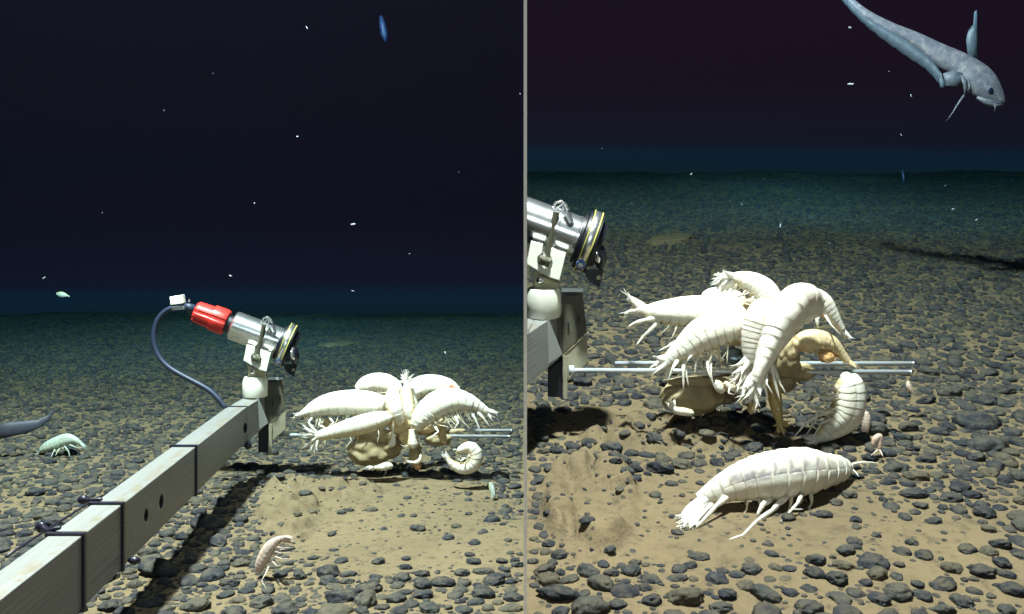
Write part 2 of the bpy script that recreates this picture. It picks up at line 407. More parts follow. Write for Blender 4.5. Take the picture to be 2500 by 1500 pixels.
def seabed(name, sgn):
    ys = list(np.linspace(-1.5, 1.0, 8)) + list(1.1 * (17.4 / 1.1) ** (np.linspace(0, 1, 520) ** 1.0))
    us = np.linspace(0, 1, 380) ** 1.05
    V = []; far = []
    for y in ys:
        wd = 1.6 + 0.72 * max(0, y)
        for u in us:
            x = sgn * (u * wd + 0.0006)
            V.append((x, y, gz(sgn, y) + (relief(x, y) if 0.8 < y < 16 else 0)))
            far.append(min(1, max(0, (y - 10.5) / 2.0)))
    n = len(us); fs = []
    for j in range(len(ys) - 1):
        for i in range(n - 1):
            q = (j * n + i, j * n + i + 1, (j + 1) * n + i + 1, (j + 1) * n + i)
            fs.append(q if sgn > 0 else q[::-1])
    me = bpy.data.meshes.new(name); me.from_pydata(V, [], fs); me.materials.append(M_SAND)
    me.polygons.foreach_set('use_smooth', [True] * len(fs))
    at = me.attributes.new('far', 'FLOAT', 'POINT'); at.data.foreach_set('value', far)
    o = bpy.data.objects.new(name, me); COL.objects.link(o); o['kind'] = 'structure'; return o
seabed('seabed_left', -1); seabed('seabed_right', 1)

# added divider between the two stretches of seabed, tall to stop lamp light crossing
mb = MB(); T = 0.0022; y0 = 1.2
mb.add([(-T, y0, -0.4), (T, y0, -0.4), (T, y0, 1.9), (-T, y0, 1.9)], [(0, 1, 2, 3)])
div = empty('added_divider_panel', (0, y0, 0), 'thin upright grey edged divider panel added between the two stretches of seabed', 'panel')
MB().add([(-T, y0, -0.4), (T, y0, -0.4), (T, y0 + .004, -0.4), (-T, y0 + .004, -0.4), (-T, y0, 3.8), (T, y0, 3.8), (T, y0 + .004, 3.8), (-T, y0 + .004, 3.8)],
    [(0, 1, 5, 4), (1, 2, 6, 5), (2, 3, 7, 6), (3, 0, 4, 7), (4, 5, 6, 7), (3, 2, 1, 0)]).build('edge_strip', M_GREY, div, False)
t2 = T - 0.0003
MB().add([(-t2, y0 + .004, -0.4), (t2, y0 + .004, -0.4), (t2, 17.5, -0.4), (-t2, 17.5, -0.4), (-t2, y0 + .004, 3.799), (t2, y0 + .004, 3.799), (t2, 17.5, 3.799), (-t2, 17.5, 3.799)],
    [(0, 1, 5, 4), (1, 2, 6, 5), (2, 3, 7, 6), (3, 0, 4, 7), (4, 5, 6, 7), (3, 2, 1, 0)]).build('face_sheet', M_DARK, div, False)

# ------------------------------------------------------------ nodules
def nod_variant(sub, seed, flat=0.58):
    V, Fs = ico(sub); out = []
    s = Vector((seed * 3.1, seed * 1.7, seed * 0.9))
    for v in V:
        v = Vector(v)
        k = 1 + 0.26 * noise.noise(v * 1.1 + s) + 0.16 * noise.noise(v * 2.3 + s) + (0.10 * noise.noise(v * 5.5 + s) + (0.05 * noise.noise(v * 12 + s) if sub > 3 else 0))
        p = v * k; out.append((p.x, p.y, p.z * flat))
    return np.array(out), Fs
NV = 14
var2 = [nod_variant(2, k + 1) for k in range(NV)]; var3 = [nod_variant(3, k + 1) for k in range(NV)]
hi = []
for k in range(NV):
    V, Fs = nod_variant(4, k + 1)
    me = bpy.data.meshes.new('nodule'); me.from_pydata([tuple(v) for v in V], [], Fs); me.materials.append(M_NOD)
    me.polygons.foreach_set('use_smooth', [True] * len(Fs)); hi.append(me)

big_l = [(zC(1270, 1040), 44, 26), (zC(870, 1230), 25, 19), (zC(940, 1370), 50, 18), (zC(1480, 1270), 25, 15), (zC(1130, 1290), 18, 12),
         (zC(540, 640), 18, 14), (zC(320, 890), 20, 16), (zC(1350, 900), 26, 20), (zC(740, 1370), 18, 12), (zC(1400, 1420), 24, 16), (zC(1180, 1180), 14, 10), (zC(990, 1140), 14, 12),
         (zI(90, 790), 24, 14), (zI(1250, 770), 16, 13), (zI(1590, 500), 19, 16), (zI(1480, 740), 11, 9), (zI(1950, 860), 18, 13), (zI(2130, 850), 28, 15),
         (zI(2410, 790), 16, 14), (zI(2360, 700), 10, 10), (zI(2020, 710), 14, 11), (zI(1840, 570), 15, 13), (zI(1910, 470), 13, 11), (zI(2200, 420), 22, 20), (zI(940, 350), 12, 10),
         (zI(1015, 330), 10, 9), (zI(690, 370), 13, 16), (zI(640, 300), 16, 10), (zI(1210, 940), 17, 16), (zI(840, 930), 22, 18), (zI(980, 930), 20, 9), (zI(1620, 870), 17, 10),
         (zI(1450, 910), 22, 14), (zI(1620, 960), 22, 16), (zI(1800, 940), 30, 12), (zI(2080, 945), 12, 8), (zI(600, 890), 14, 12), (zI(490, 770), 15, 8), (zI(240, 600), 10, 12), (zI(2310, 290), 10, 9),
         (zI(2430, 220), 18, 15), (zI(730, 830), 12, 8), (zI(1330, 905), 10, 9), (zI(1480, 815), 16, 9), (zI(2290, 770), 15, 11), (zJ(620, 990), 22, 11), (zJ(870, 1215), 18, 11)]
big_r = [(zL(1565, 110), 58, 26), (zL(1640, 290), 48, 16), (zL(1160, 410), 27, 19), (zL(1360, 720), 29, 34), (zL(1225, 890), 20, 19), (zL(600, 1065), 20, 14), (zL(755, 1245), 38, 23),
         (zL(860, 600), 22, 24), (zL(830, 720), 12, 14), (zL(1060, 1060), 16, 15), (zL(980, 1140), 22, 15), (zL(1150, 1170), 24, 16), (zL(1490, 1140), 22, 26), (zL(1370, 1270), 26, 15),
         (zL(520, 1265), 27, 17), (zL(290, 1330), 28, 18), (zL(90, 1280), 18, 15), (zL(1660, 510), 26, 24), (zL(1520, 700), 24, 18), (zL(1190, 660), 17, 14), (zL(560, 690), 19, 15),
         (zL(455, 750), 16, 14), (zL(360, 860), 22, 22), (zL(690, 1385), 17, 12), (zL(1660, 1160), 22, 17), (zL(950, 1250), 13, 15), (zL(1100, 1390), 16, 12), (zL(430, 1195), 9, 7),
         (zL(770, 1000), 13, 8), (zL(1360, 310), 17, 13), (zL(1250, 240), 15, 10), (zL(1090, 220), 14, 9), (zL(1060, 330), 18, 9), (zL(1560, 395), 22, 14), (zL(1400, 430), 15, 13), (zL(1300, 460), 14, 12),
         (zL(610, 890), 15, 9), (zL(915, 810), 7, 7), (zL(1660, 980), 17, 13), (zL(1610, 910), 12, 12), (zL(1690, 640), 14, 12),
         (zK(700, 540), 24, 22), (zK(750, 690), 18, 17), (zK(660, 620), 16, 14), (zK(250, 1200), 20, 18), (zK(620, 1200), 15, 10), (zK(800, 1270), 16, 12), (zK(1070, 680), 17, 14), (zK(1150, 660), 13, 10),
         (zK(630, 1345), 19, 14), (zK(1110, 1395), 27, 10), (zK(180, 970), 14, 20), (zK(430, 1275), 12, 9), (zK(920, 1400), 26, 15), (zK(130, 440), 17, 11), (zK(60, 380), 10, 8), (zK(260, 1330), 14, 14),
         (zK(990, 1290), 10, 9), (zK(1200, 1300), 16, 11), (zK(60, 1230), 14, 20), (zK(730, 1400), 14, 9), (zK(70, 1080), 11, 9), (zK(820, 60), 18, 13), (zK(1070, 930), 9, 9)]
def scatter(sgn, bigs, vis):
    """non-overlapping nodules: list of (x, y, rx, ry, rot)"""
    cell = 0.06; grid = {}; out = []
    def ok(x, y, r):
        i, j = int(x / cell), int(y / cell)
        for a in (-2, -1, 0, 1, 2):
            for b in (-2, -1, 0, 1, 2):
                for (X, Y, Rr) in grid.get((i + a, j + b), ()):
                    if (X - x) ** 2 + (Y - y) ** 2 < (0.90 * (Rr + r)) ** 2: return False
        return True
    def put(x, y, r): grid.setdefault((int(x / cell), int(y / cell)), []).append((x, y, r))
    for (p, hw, hh) in bigs:
        g = ground_pt(*p); r = hw * g.y / F
        n_in = max(1, int(round(hw / max(hh, 1))))
        out.append((g.x, g.y, r, r * random.uniform(.75, 1.0) * (0.8 if hw > hh * 1.8 else 1), random.uniform(-.3, .3), True)); put(g.x, g.y, r * .95)
    sizes = [(0.034, 160), (0.026, 3400), (0.0205, 15000), (0.017, 24000), (0.012, 42000), (0.008, 42000), (0.005, 60000)]
    for r0, tries in sizes:
        for _ in range(tries):
            y = 1.25 * (11.5 / 1.25) ** (random.random() ** 0.62)
            x = sgn * (random.uniform(0.012, 0.66 * y + 0.15))
            r = r0 * random.uniform(0.82, 1.18)
            if (r0 < .01 and y > 4.0) or (r0 < .006 and y > 2.9) or (r0 < .015 and y > 7.5): continue
            bf = bare(x, y)
            keep = 1 - (0.985 if r0 > .006 else .88) * bf if r0 < .02 else 1 - bf
            if r0 < .01 and y > 4.5: continue
            if bf < 0.5: keep *= 0.60 if y < 2.9 else (0.66 if y < 6 else 0.85)
            cl = 0.5 + 0.9 * noise.noise(Vector((x * 2.2, y * 2.2, 4)))
            if y < 3.2: keep *= max(0.12, min(1, cl + 0.35))
            if random.random() > keep: continue
            if abs(x) < r: continue
            if ok(x, y, r):
                e = random.uniform(.68, 1.0); out.append((x, y, r, r * e, random.uniform(0, 6.28), False)); put(x, y, r)
    return out
NOD_ALL = []
for sgn, bigs in ((-1, big_l), (1, big_r)):
    for n_ in scatter(sgn, bigs, None):
        NOD_ALL.append(n_ + (sgn,))
def apparent(n_): 
    x, y, rx, ry, ro, bg_, sgn = n_
    px, py = to_px(x, y, gz(x, y))
    if not (0 < px < 2500 and py < 1500): return -1
    return (10 if bg_ else 0) + rx / y
NOD_ALL.sort(key=apparent, reverse=True)
singles, rest = NOD_ALL[:300], NOD_ALL[300:]
print('nodules', len(NOD_ALL))
ZONES_L = [((0, 300, 1250, 1500), 'below the left end of the metal arm'), ((300, 520, 1180, 1500), 'between the metal arm and its slanting shadow'),
           ((500, 760, 1300, 1500), 'beside the pink amphipod'), ((760, 1020, 1380, 1500), 'in the crowded strip under the left bare silt'),
           ((1020, 1283, 1380, 1500), 'in the bottom corner next to the divider panel on its left'), ((600, 1283, 1130, 1380), 'on the bare silt under the left feeding cluster'),
           ((0, 620, 0, 1100), 'on the dark field beyond the metal arm'), ((0, 620, 1100, 1500), 'left of the metal arm near the green white amphipod'),
           ((620, 1283, 0, 1130), 'on the dark field behind the left feeding cluster')]
ZONES_R = [((1283, 1640, 1330, 1500), 'along the bottom edge just right of the divider panel'), ((1283, 1640, 900, 1330), 'by the crumbled silt near the cut metal arm'),
           ((1640, 2030, 1300, 1500), 'on the silt below the big amphipod lying on the seabed'), ((2030, 2500, 1300, 1500), 'in the bottom right corner of the seabed'),
           ((2060, 2500, 1130, 1300), 'on the silt right of the big lying amphipod'), ((1640, 2060, 1000, 1300), 'near the big lying amphipod'),
           ((2060, 2500, 850, 1130), 'on the field right of the right feeding cluster'), ((1283, 2500, 0, 850), 'on the dark field behind the right feeding cluster'),
           ((1283, 2060, 850, 1000), 'under the steel rods of the right rig')]
zones = {}
for n_ in singles:
    x, y, rx, ry, ro, bg_, sgn = n_
    px, py = to_px(x, y, gz(x, y))
    zt = next((t for (a, b, c, d), t in (ZONES_L if sgn < 0 else ZONES_R) if a <= px < b and c <= py < d), 'elsewhere on the seabed')
    o = bpy.data.objects.new('nodule', hi[random.randrange(NV)]); COL.objects.link(o)
    flat = 1.15 if bg_ else random.uniform(.85, 1.2)
    rise = rx * random.uniform(-0.12, 0.16)
    o.location = (x, y, gh(x, y) + rise); o.scale = (rx, ry, min(rx, ry) * flat * 1.05)
    o.rotation_euler = (random.uniform(-.25, .25), random.uniform(-.25, .25), ro)
    if sgn > 0: o.rotation_euler.x += math.atan(SL)
    zones.setdefault(zt, []).append((o, px, py, rx / y))
for zt, L in zones.items():
    used = set()
    def pick(key, word):
        c = [t for t in L if t[0].name not in used]
        if not c: return
        t = max(c, key=key); used.add(t[0].name)
        tag(t[0], f'{word} dark manganese nodule {zt}', 'nodule', 'nodules scattered over the seabed')
    pick(lambda t: t[3], 'largest'); pick(lambda t: -t[1], 'leftmost'); pick(lambda t: t[1], 'rightmost')
    pick(lambda t: t[2], 'nearest'); pick(lambda t: -t[2], 'farthest')
    for t in L:
        if t[0].name not in used: tag(t[0], f'ordinary knobbly dark nodule {zt}', 'nodule', 'nodules scattered over the seabed')
def stuff_nodules(name, items):
    vs = []; fs = []; rn = []; off = 0
    for (x, y, rx, ry, ro, bg_, sgn) in items:
        V, Fs = (var3 if y < 3.6 else var2)[random.randrange(NV)]
        c, s = math.cos(ro), math.sin(ro)
        X = V[:, 0] * rx; Y = V[:, 1] * ry; Zz = V[:, 2] * min(rx, ry) * random.uniform(.8, 1.25)
        z0 = gh(x, y) + rx * random.uniform(-.22, .16)
        wx = x + X * c - Y * s; wy = y + X * s + Y * c
        vs.append(np.stack([wx, wy, z0 + Zz + (wy - y) * (SL if sgn > 0 else 0)], 1))
        fs.append(np.array(Fs) + off); off += len(V); rn.append(np.full(len(V), random.random(), dtype=np.float32))
    V = np.concatenate(vs).astype(np.float32); Fa = np.concatenate(fs).astype(np.int32)
    me = bpy.data.meshes.new(name); me.vertices.add(len(V)); me.vertices.foreach_set('co', V.ravel())
    me.loops.add(Fa.size); me.loops.foreach_set('vertex_index', Fa.ravel())
    me.polygons.add(len(Fa)); me.polygons.foreach_set('loop_start', np.arange(0, Fa.size, 3, dtype=np.int32)); me.polygons.foreach_set('loop_total', np.full(len(Fa), 3, dtype=np.int32))
    me.polygons.foreach_set('use_smooth', np.ones(len(Fa), dtype=bool)); me.materials.append(M_NOD)
    me.update(); me.validate()
    at = me.attributes.new('rnd', 'FLOAT', 'POINT'); at.data.foreach_set('value', np.concatenate(rn))
    o = bpy.data.objects.new(name, me); COL.objects.link(o)
    tag(o, 'countless smaller dark nodules carpeting the pale silt of the whole seabed', 'nodules', None, 'stuff')
stuff_nodules('nodule_field', rest)

# ------------------------------------------------------------ the rig (one on each side)
def rig(right):
    K = 1.445
    if right:
        def Q(p, d=0.0): return P(1393 + K * (p[0] - 669), 906 + K * (p[1] - 1061), 2.076 + d)
        up = Vector((0, -math.sin(math.atan(SL)), math.cos(math.atan(SL)))); clip = True; PX = 2.076 / K / F * K * 1.0
        m_per_px = 2.076 * K / F
    else:
        def Q(p, d=0.0): return P(p[0], p[1], 3.0 + d)
        up = Vector((0, 0, 1)); clip = False; m_per_px = 3.0 / F
    side = 'right' if right else 'left'
    U = Vector((1, 0, 0)); Wd = U.cross(up).normalized() * -1   # away from the lens
    Wd = Vector((0, 1, 0)) - up * up.y; Wd.normalize()
    # --- arm: a square tube through eight measured corners
    if right: t = 'short grey square metal arm cut off at the divider panel, behind the right cluster rig'
    else: t = 'long grey square metal arm with rust streaks running from the lower left corner'
    root = empty('metal_arm', Q((620, 1020), 0), t, 'metal arm', 'metal arms of the two rigs')
    def along_row(p, k): return p
    # stations: depth offset, TL, TR, BR (px)
    def L1(x): return 1350.2 - .7195 * (x - 59.3)
    def L2(x): return 1418.8 - .7838 * (x - 59.3)
    def L3(x): return 1439.2 - 1.0153 * (x - 247.5)
    top_h = 0.459
    def st(y_tr):
        """cross section whose top right corner projects to row y_tr"""
        D = top_h * F / (y_tr - CY); xr = 59.3 + (1418.8 - y_tr) / .7838
        xl = 59.3 + (1350.2 - y_tr) / .7195
        yb = L3(xr)
        return D - 3.0, (xl, y_tr), (xr, y_tr), (xr, yb), (xl, yb)
    rows = [1720, 1560, 1419, 1271, 1150, 1060, 998] if not right else [1040, 998]
    S = [st(y) for y in rows]
    fd = Q((655, 955), 0)
    mb = MB(); n = len(S); vs = []; al = []
    S.append((0.02, (612, 962), (652, 962), (655, 1036), (618, 1036)))
    for k, (d, *c) in enumerate(S):
        dd = d if not right else d * 1.0
        for j, p in enumerate(c):
            vs.append(Q(p, dd)); al.append((k * 0.25, (0.0, 1.0, 1.0, 0.0)[j], (0, 0, 1, 1)[j]))
    fs = [(0, 1, 2, 3)]
    for k in range(len(S) - 1):
        for j in range(4):
            fs.append((k * 4 + j, (k + 1) * 4 + j, (k + 1) * 4 + (j + 1) % 4, k * 4 + (j + 1) % 4))
    e = (len(S) - 1) * 4; fs.append((e + 3, e + 2, e + 1, e))
    mb.add(vs, fs, 0, along=al)
    arm = mb.build('arm_tube', [M_BAR, M_BLACK], root, smooth=False, clip=clip)
    bevel(arm, 0.0025)
    def edge_at(x, which):                          # point on a corner line of the arm at column x
        y = L2(x); d = top_h * F / (y - CY) - 3.0
        return d
    if not right:
        # bolt holes bored into the side face
        for (u, v, r) in ((955, 875, 0.0155), (855, 965, 0.0135), (1503, 392, 0.016)):
            p = zC(u, v); d = edge_at(p[0], 0); c = Q(p, d)
            cb = MB(); tube(cb, [c - Vector((0.05, 0, 0)), c + Vector((0.05, 0, 0))], r, 28)
            cut = cb.build('cutter', M_BLACK)
            md = arm.modifiers.new('b', 'BOOLEAN'); md.object = cut; md.operation = 'DIFFERENCE'; md.solver = 'EXACT'
            bpy.context.view_layer.update()
            dg = bpy.context.evaluated_depsgraph_get(); me = bpy.data.meshes.new_from_object(arm.evaluated_get(dg))
            arm.modifiers.clear(); arm.data = me; bpy.data.objects.remove(cut)
    # straps
    def strap(x, wpx, with_knob=True, tail=None):
        y = L2(x); d = top_h * F / (y - CY) - 3.0; D = 3.0 + d
        xl = 59.3 + (1350.2 - y) / .7195; yb = L3(x)
        c = [Q((xl, y), d), Q((x, y), d), Q((x, yb), d), Q((xl, yb), d)]
        # the straps wrap square to the arm
        ax = (Q((x + 30, L2(x + 30)), top_h * F / (L2(x + 30) - CY) - 3.0) - Q((x, y), d)).normalized()
        hw = wpx * D / F / 2 * 1.35; o = 0.005
        cen = sum(c, Vector()) / 4
        b = MB(); ring = []
        for kk, p in enumerate(c):
            dv = Vector((p.x - cen.x, 0, p.z - cen.z)); q = p + Vector((math.copysign(o, dv.x), 0, math.copysign(o, dv.z)))
            ring.append((q, p - Vector((math.copysign(.001, dv.x), 0, math.copysign(.001, dv.z)))))
        vs = []
        for s_ in (-1, 1):
            for q, p in ring: vs.append(q + ax * hw * s_)
        for s_ in (-1, 1):
            for q, p in ring: vs.append(p + ax * hw * s_)
        fs = []
        for j in range(4):
            j2 = (j + 1) % 4
            fs += [(j, j2, 4 + j2, 4 + j), (8 + j2, 8 + j, 12 + j, 12 + j2), (j2, j, 8 + j, 8 + j2), (4 + j, 4 + j2, 12 + j2, 12 + j)]
        b.add(vs, fs)
        s = b.build('strap', M_STRAP, root, smooth=False, clip=clip); bevel(s, 0.0012)
        return s, c, d
    if not right:
        s, c, d = strap(zC(1510, 0)[0], 5.5)
        k = MB(); p = Q(zC(1525, 505), d); blob(k, p, [(.012, 0, 0), (0, .012, 0), (0, 0, .014)], 2, .3); k.build('strap_knot', M_STRAP, root)
        s, c, d = strap(zC(1180, 0)[0], 7.5)
        s, c, d = strap(zC(695, 0)[0], 10)
        k = MB(); p = Q(zC(440, 865), d + .03); blob(k, p, [(.011, 0, 0), (0, .009, 0), (0, 0, .008)], 2, .4)
        tube(k, [p, Q(zC(500, 870), d + .02), Q(zC(560, 862), d)], [.006, .004, .003], 8); k.build('strap_knot', M_STRAP, root)
        k = MB(); p = Q(zC(775, 1262), d); blob(k, p, [(.012, 0, 0), (0, .01, 0), (0, 0, .007)], 2, .3); k.build('strap_knot', M_STRAP, root)
        s, c, d = strap(zC(437, 0)[0], 12)
        k = MB(); p = Q(zC(165, 1045), d + .04); blob(k, p, [(.010, 0, 0), (0, .009, 0), (0, 0, .009)], 2, .4)
        tube(k, [p, Q(zC(210, 1075), d + .02), Q(zC(285, 1050), d)], [.006, .005, .003], 8); k.build('strap_knot', M_STRAP, root)
        # thin line lying along the far side of the arm
        k = MB(); tube(k, [Q(zC(-60, 1235), -1.62), Q(zC(60, 1155), -1.5), Q(zC(250, 1030), -1.28), Q(zC(450, 905), -1.03), Q(zC(600, 820), -.84)], .0022, 8)
        k.build('side_cord', M_STRAP, root)
    # --- end post and hanging post
    def quad(pts, d): return [Q(zA(*p), d) for p in pts]
    m = MB(); box8(m, quad([(925, 954), (1002, 925), (1006, 1165), (1006, 1168)], -.0), quad([(925, 954), (1002, 925), (1006, 1165), (1006, 1168)], .03))
    bevel(m.build('post_web', M_POST, root, False, clip), .001)
    m = MB(); box8(m, quad([(1000, 815), (1118, 815), (1144, 1040), (1006, 1170)], .0), quad([(1000, 815), (1118, 815), (1144, 1040), (1006, 1170)], .06))
    bevel(m.build('end_post', M_POST, root, False, clip), .0025)
    m = MB(); box8(m, quad([(1003, 795), (1122, 797), (1120, 817), (1003, 817)], -.004), quad([(1003, 795), (1122, 797), (1120, 817), (1003, 817)], .012))
    m.build('post_rim', [M_ROD], root, False, clip)
    m = MB(); box8(m, quad([(1012, 822), (1110, 822), (1080, 835), (1020, 840)], -.006), quad([(1012, 822), (1110, 822), (1080, 835), (1020, 840)], -.002))
    m.build('post_opening', M_BLACK, root, False, clip)
    for (u, v) in ((1040, 1005), (1098, 968)):
        m = MB(); p = Q(zA(u, v), -.002); box8(m, [p + Vector(q) for q in ((-.002, -.002, -.008), (.002, -.002, -.008), (.002, -.002, .008), (-.002, -.002, .008))], [p + Vector(q) for q in ((-.002, .002, -.008), (.002, .002, -.008), (.002, .002, .008), (-.002, .002, .008))])
        m.build('slot', M_BLACK, root, False, clip)
    m = MB(); box8(m, quad([(1012, 1174), (1146, 1050), (1146, 1215), (1040, 1310)], .004), quad([(1012, 1174), (1146, 1050), (1146, 1215), (1040, 1310)], .05))
    bevel(m.build('lower_plate', M_FLANGE, root, False, clip), .002)
    m = MB(); box8(m, quad([(925, 1165), (1008, 1160), (1008, 1405), (925, 1400)], .02), quad([(925, 1165), (1008, 1160), (1008, 1405), (925, 1400)], .07))
    bevel(m.build('hanging_post', M_BLACK, root, False, clip), .002)
    m = MB(); box8(m, quad([(1010, 1170), (1036, 1172), (1034, 1415), (1012, 1415)], -.002), quad([(1010, 1170), (1036, 1172), (1034, 1415), (1012, 1415)], .07))
    bevel(m.build('flange', M_FLANGE, root, False, clip), .001)
    # lighter cheek plate on the near end
    m = MB(); box8(m, quad([(845, 1035), (925, 955), (1008, 1165), (858, 1272)], -.050), quad([(845, 1035), (925, 955), (1008, 1165), (858, 1272)], -.044))
    bevel(m.build('cheek_plate', M_BAR, root, False, clip), .001)

    # --- camera housing on its swivel
    lab = 'cylindrical steel camera housing with red connector and looping cable on the left arm' if not right else 'steel camera housing with black lens rings cut by the divider panel'
    hroot = empty('camera_housing', Q(zA(900, 950), 0), lab, 'camera', 'camera housings of the two rigs')
    c0, c1 = zA(722, 378), zA(1075, 508)
    A0, A1 = (Q(c0, .0), Q(c1, -.004)) if right else (Q(c0, -.009), Q(c1, .010)); ax = (A1 - A0).normalized(); rr = .0485
    L = (A1 - A0).length
    m = MB(); prof = [(-.002, .0), (-.002, rr * .9), (.003, rr), (L, rr), (L + .001, rr * 1.02), (L + .004, rr * 1.02), (L + .004, rr * .95), (L + .006, rr * .95), (L + .006, rr * 1.04), (L + .010, rr * 1.04)]
    fr = frames([A0, A1]); a, b = fr[0][1], fr[0][2]
    def lathe(mb_, prof, n=48, mi=0, rad=None):
        vs = []; fs = []
        for (s, r) in prof:
            for k in range(n):
                an = 2 * math.pi * k / n; q = r if rad is None else rad(r, k, n)
                vs.append(A0 + ax * s + a * (math.cos(an) * q) + b * (math.sin(an) * q))
        for i in range(len(prof) - 1):
            for k in range(n):
                k2 = (k + 1) % n; fs.append((i * n + k, i * n + k2, (i + 1) * n + k2, (i + 1) * n + k))
        mb_.add(vs, fs, mi); return mb_
    def hpart(mb_, name, mats, sm=True):
        o = mb_.build(name, mats, hroot, sm, clip)
        if sm:
            for p in o.data.polygons: p.use_smooth = True
            o.data.set_sharp_from_angle(angle=R(35)) if hasattr(o.data, 'set_sharp_from_angle') else None
        return o
    hpart(lathe(m, prof), 'housing_tube', M_STEEL)
    # lens end: stacked black rings, white yellow edged ring
    m = MB(); e0 = L + .008
    lathe(m, [(e0, .001), (e0, .056), (e0 + .006, .058), (e0 + .006, .052), (e0 + .009, .052), (e0 + .009, .066), (e0 + .016, .068), (e0 + .016, .001)])
    hpart(m, 'lens_collar', M_BLACK)
    m = MB(); e1 = e0 + .0165
    lathe(m, [(e1, .001), (e1, .0715), (e1 + .0015, .0725), (e1 + .0165, .0725), (e1 + .018, .0715), (e1 + .018, .001)])
    hpart(m, 'white_ring', M_STEEL)
    m = MB()
    for s in (e1 - .001, e1 + .0172):
        lathe(m, [(s, .060), (s, .0740), (s + .0018, .0740), (s + .0018, .060)])
    hpart(m, 'ring_edge', M_YELLOW)
    m = MB(); e2 = e1 + .020
    lathe(m, [(e2, .001), (e2, .070), (e2 + .004, .070), (e2 + .006, .055), (e2 + .018, .050), (e2 + .018, .044), (e2 + .010, .040), (e2 + .008, .001)])
    hpart(m, 'lens_rim', M_BLACK)
    # sticker on the ring
    m = MB(); ctr = A0 + ax * (e1 + .009); dirn = (-up * .62 + Vector((0, -1, 0)) * .62); dirn = (dirn - ax * dirn.dot(ax)).normalized(); pc = ctr + dirn * .0742
    tube(m, [pc - dirn * .002, pc + dirn * .0025], .0105, 20, ref=ax); hpart(m, 'round_sticker', M_BLUE)
    m = MB(); tube(m, [pc + dirn * .0024, pc + dirn * .0032], .0055, 16, ref=ax); hpart(m, 'sticker_centre', M_WHITE)
    # lens dome & black tabs
    m = MB(); pc = Q(zA(1215, 618), -.03); blob(m, pc, [ax * .016, up * .030, Vector((0, .022, 0))], 3); hpart(m, 'lens_knob', M_BLACK)
    m = MB(); pc = Q(zA(1200, 618), -.050); blob(m, pc, [ax * .007 + up * .004, up * .014 - ax * .004, Vector((0, .006, 0))], 3); hpart(m, 'knob_glint', M_STEEL)
    m = MB(); tb = [zA(1120, 690), zA(1240, 690), zA(1225, 740), zA(1212, 795), zA(1150, 752)]
    nn = [Q(p, -.02) for p in tb]; ff = [Q(p, -.012) for p in tb]; nv = len(nn)
    m.add(nn + ff, [tuple(range(nv)), tuple(range(2 * nv - 1, nv - 1, -1))] + [(i, i + nv, (i + 1) % nv + nv, (i + 1) % nv) for i in range(nv)])
    hpart(m, 'lens_tab', M_BLACK, False)
    m = MB(); p = Q(zA(1208, 737), -.0215); tube(m, [p, p + Vector((0, -.0015, 0))], .005, 14, ref=ax); hpart(m, 'tab_hole', M_CREAM)
    # hose clamp band round the housing with its screw
    m = MB(); sc = (Q(zA(955, 470)) - A0).dot(ax)
    lathe(m, [(sc - .009, rr + .0002), (sc - .009, rr + .0022), (sc + .009, rr + .0022), (sc + .009, rr + .0002)], 72)
    hpart(m, 'clamp_band', M_STEEL)
    m = MB()
    for k in range(13):
        t_ = k / 12; p = zA(960 - 32 * t_, 478 + 132 * t_); q = Q(p, -.051 + .010 * t_)
        tube(m, [q - ax * .0085, q + ax * .0085], .0018, 6, ref=up)
    hpart(m, 'clamp_teeth', M_STEEL)
    m = MB(); q0, q1 = Q(zA(972, 372), -.05), Q(zA(925, 605), -.042)
    tube(m, [q0, q1], .0075, 12, ref=up, flat=1); hpart(m, 'clamp_strip', M_POST)
    m = MB(); q = Q(zA(907, 645), -.055); tube(m, [q - ax * .013, q + ax * .013], .0105, 6, ref=up); blob(m, q + Vector((0, -.004, 0)), [ax * .012, up * .010, Vector((0, .01, 0))], 2); hpart(m, 'clamp_screw', M_POST)
    # small shackle on top
    m = MB(); pts = [zA(955, 345), zA(970, 322), zA(1000, 312), zA(1022, 330), zA(1038, 362)]
    tube(m, [Q(p, -.01) for p in pts], .0042, 8); tube(m, [Q(zA(975, 350), -.01), Q(zA(1005, 330), -.01), Q(zA(1015, 358), -.01)], .003, 8); hpart(m, 'shackle', M_STEEL)
    m = MB(); tube(m, [Q(zA(1005, 430), -.03), Q(zA(1040, 400), -.04), Q(zA(1050, 440), -.045)], [.009, .012, .009], 10); hpart(m, 'clip', M_STEEL)
    # saddle clamp block, U shaped opening in the front
    def prism(mb_, poly, d0, d1):
        nn = [Q(zA(*p), d0) for p in poly]; ff = [Q(zA(*p), d1) for p in poly]; n_ = len(poly)
        mb_.add(nn + ff, [tuple(range(n_)), tuple(range(2 * n_ - 1, n_ - 1, -1))] + [(i, i + n_, (i + 1) % n_ + n_, (i + 1) % n_) for i in range(n_)])
    m = MB(); prism(m, [(832, 530), (900, 548), (893, 600), (868, 622), (866, 655), (912, 690), (945, 688), (952, 655), (938, 610), (945, 570), (1028, 598), (990, 752), (940, 738), (806, 662)], -.056, -.034)
    o = hpart(m, 'saddle_clamp', M_WHITE, False); bevel(o, .0015)
    m = MB(); prism(m, [(834, 534), (1024, 600), (988, 748), (808, 662)], -.033, .03); o = hpart(m, 'saddle_back', M_WHITE, False); bevel(o, .003)
    # swivel bracket
    m = MB(); prism(m, [(838, 700), (985, 752), (985, 900), (850, 880)], -.024, .024); o = hpart(m, 'swivel_bracket', M_CREAM, False); bevel(o, .004)
    m = MB(); q = Q(zA(882, 752), -.034); blob(m, q, [(.0085, 0, 0), (0, .006, 0), (0, 0, .0085)], 3); hpart(m, 'swivel_bolt', M_STEEL)
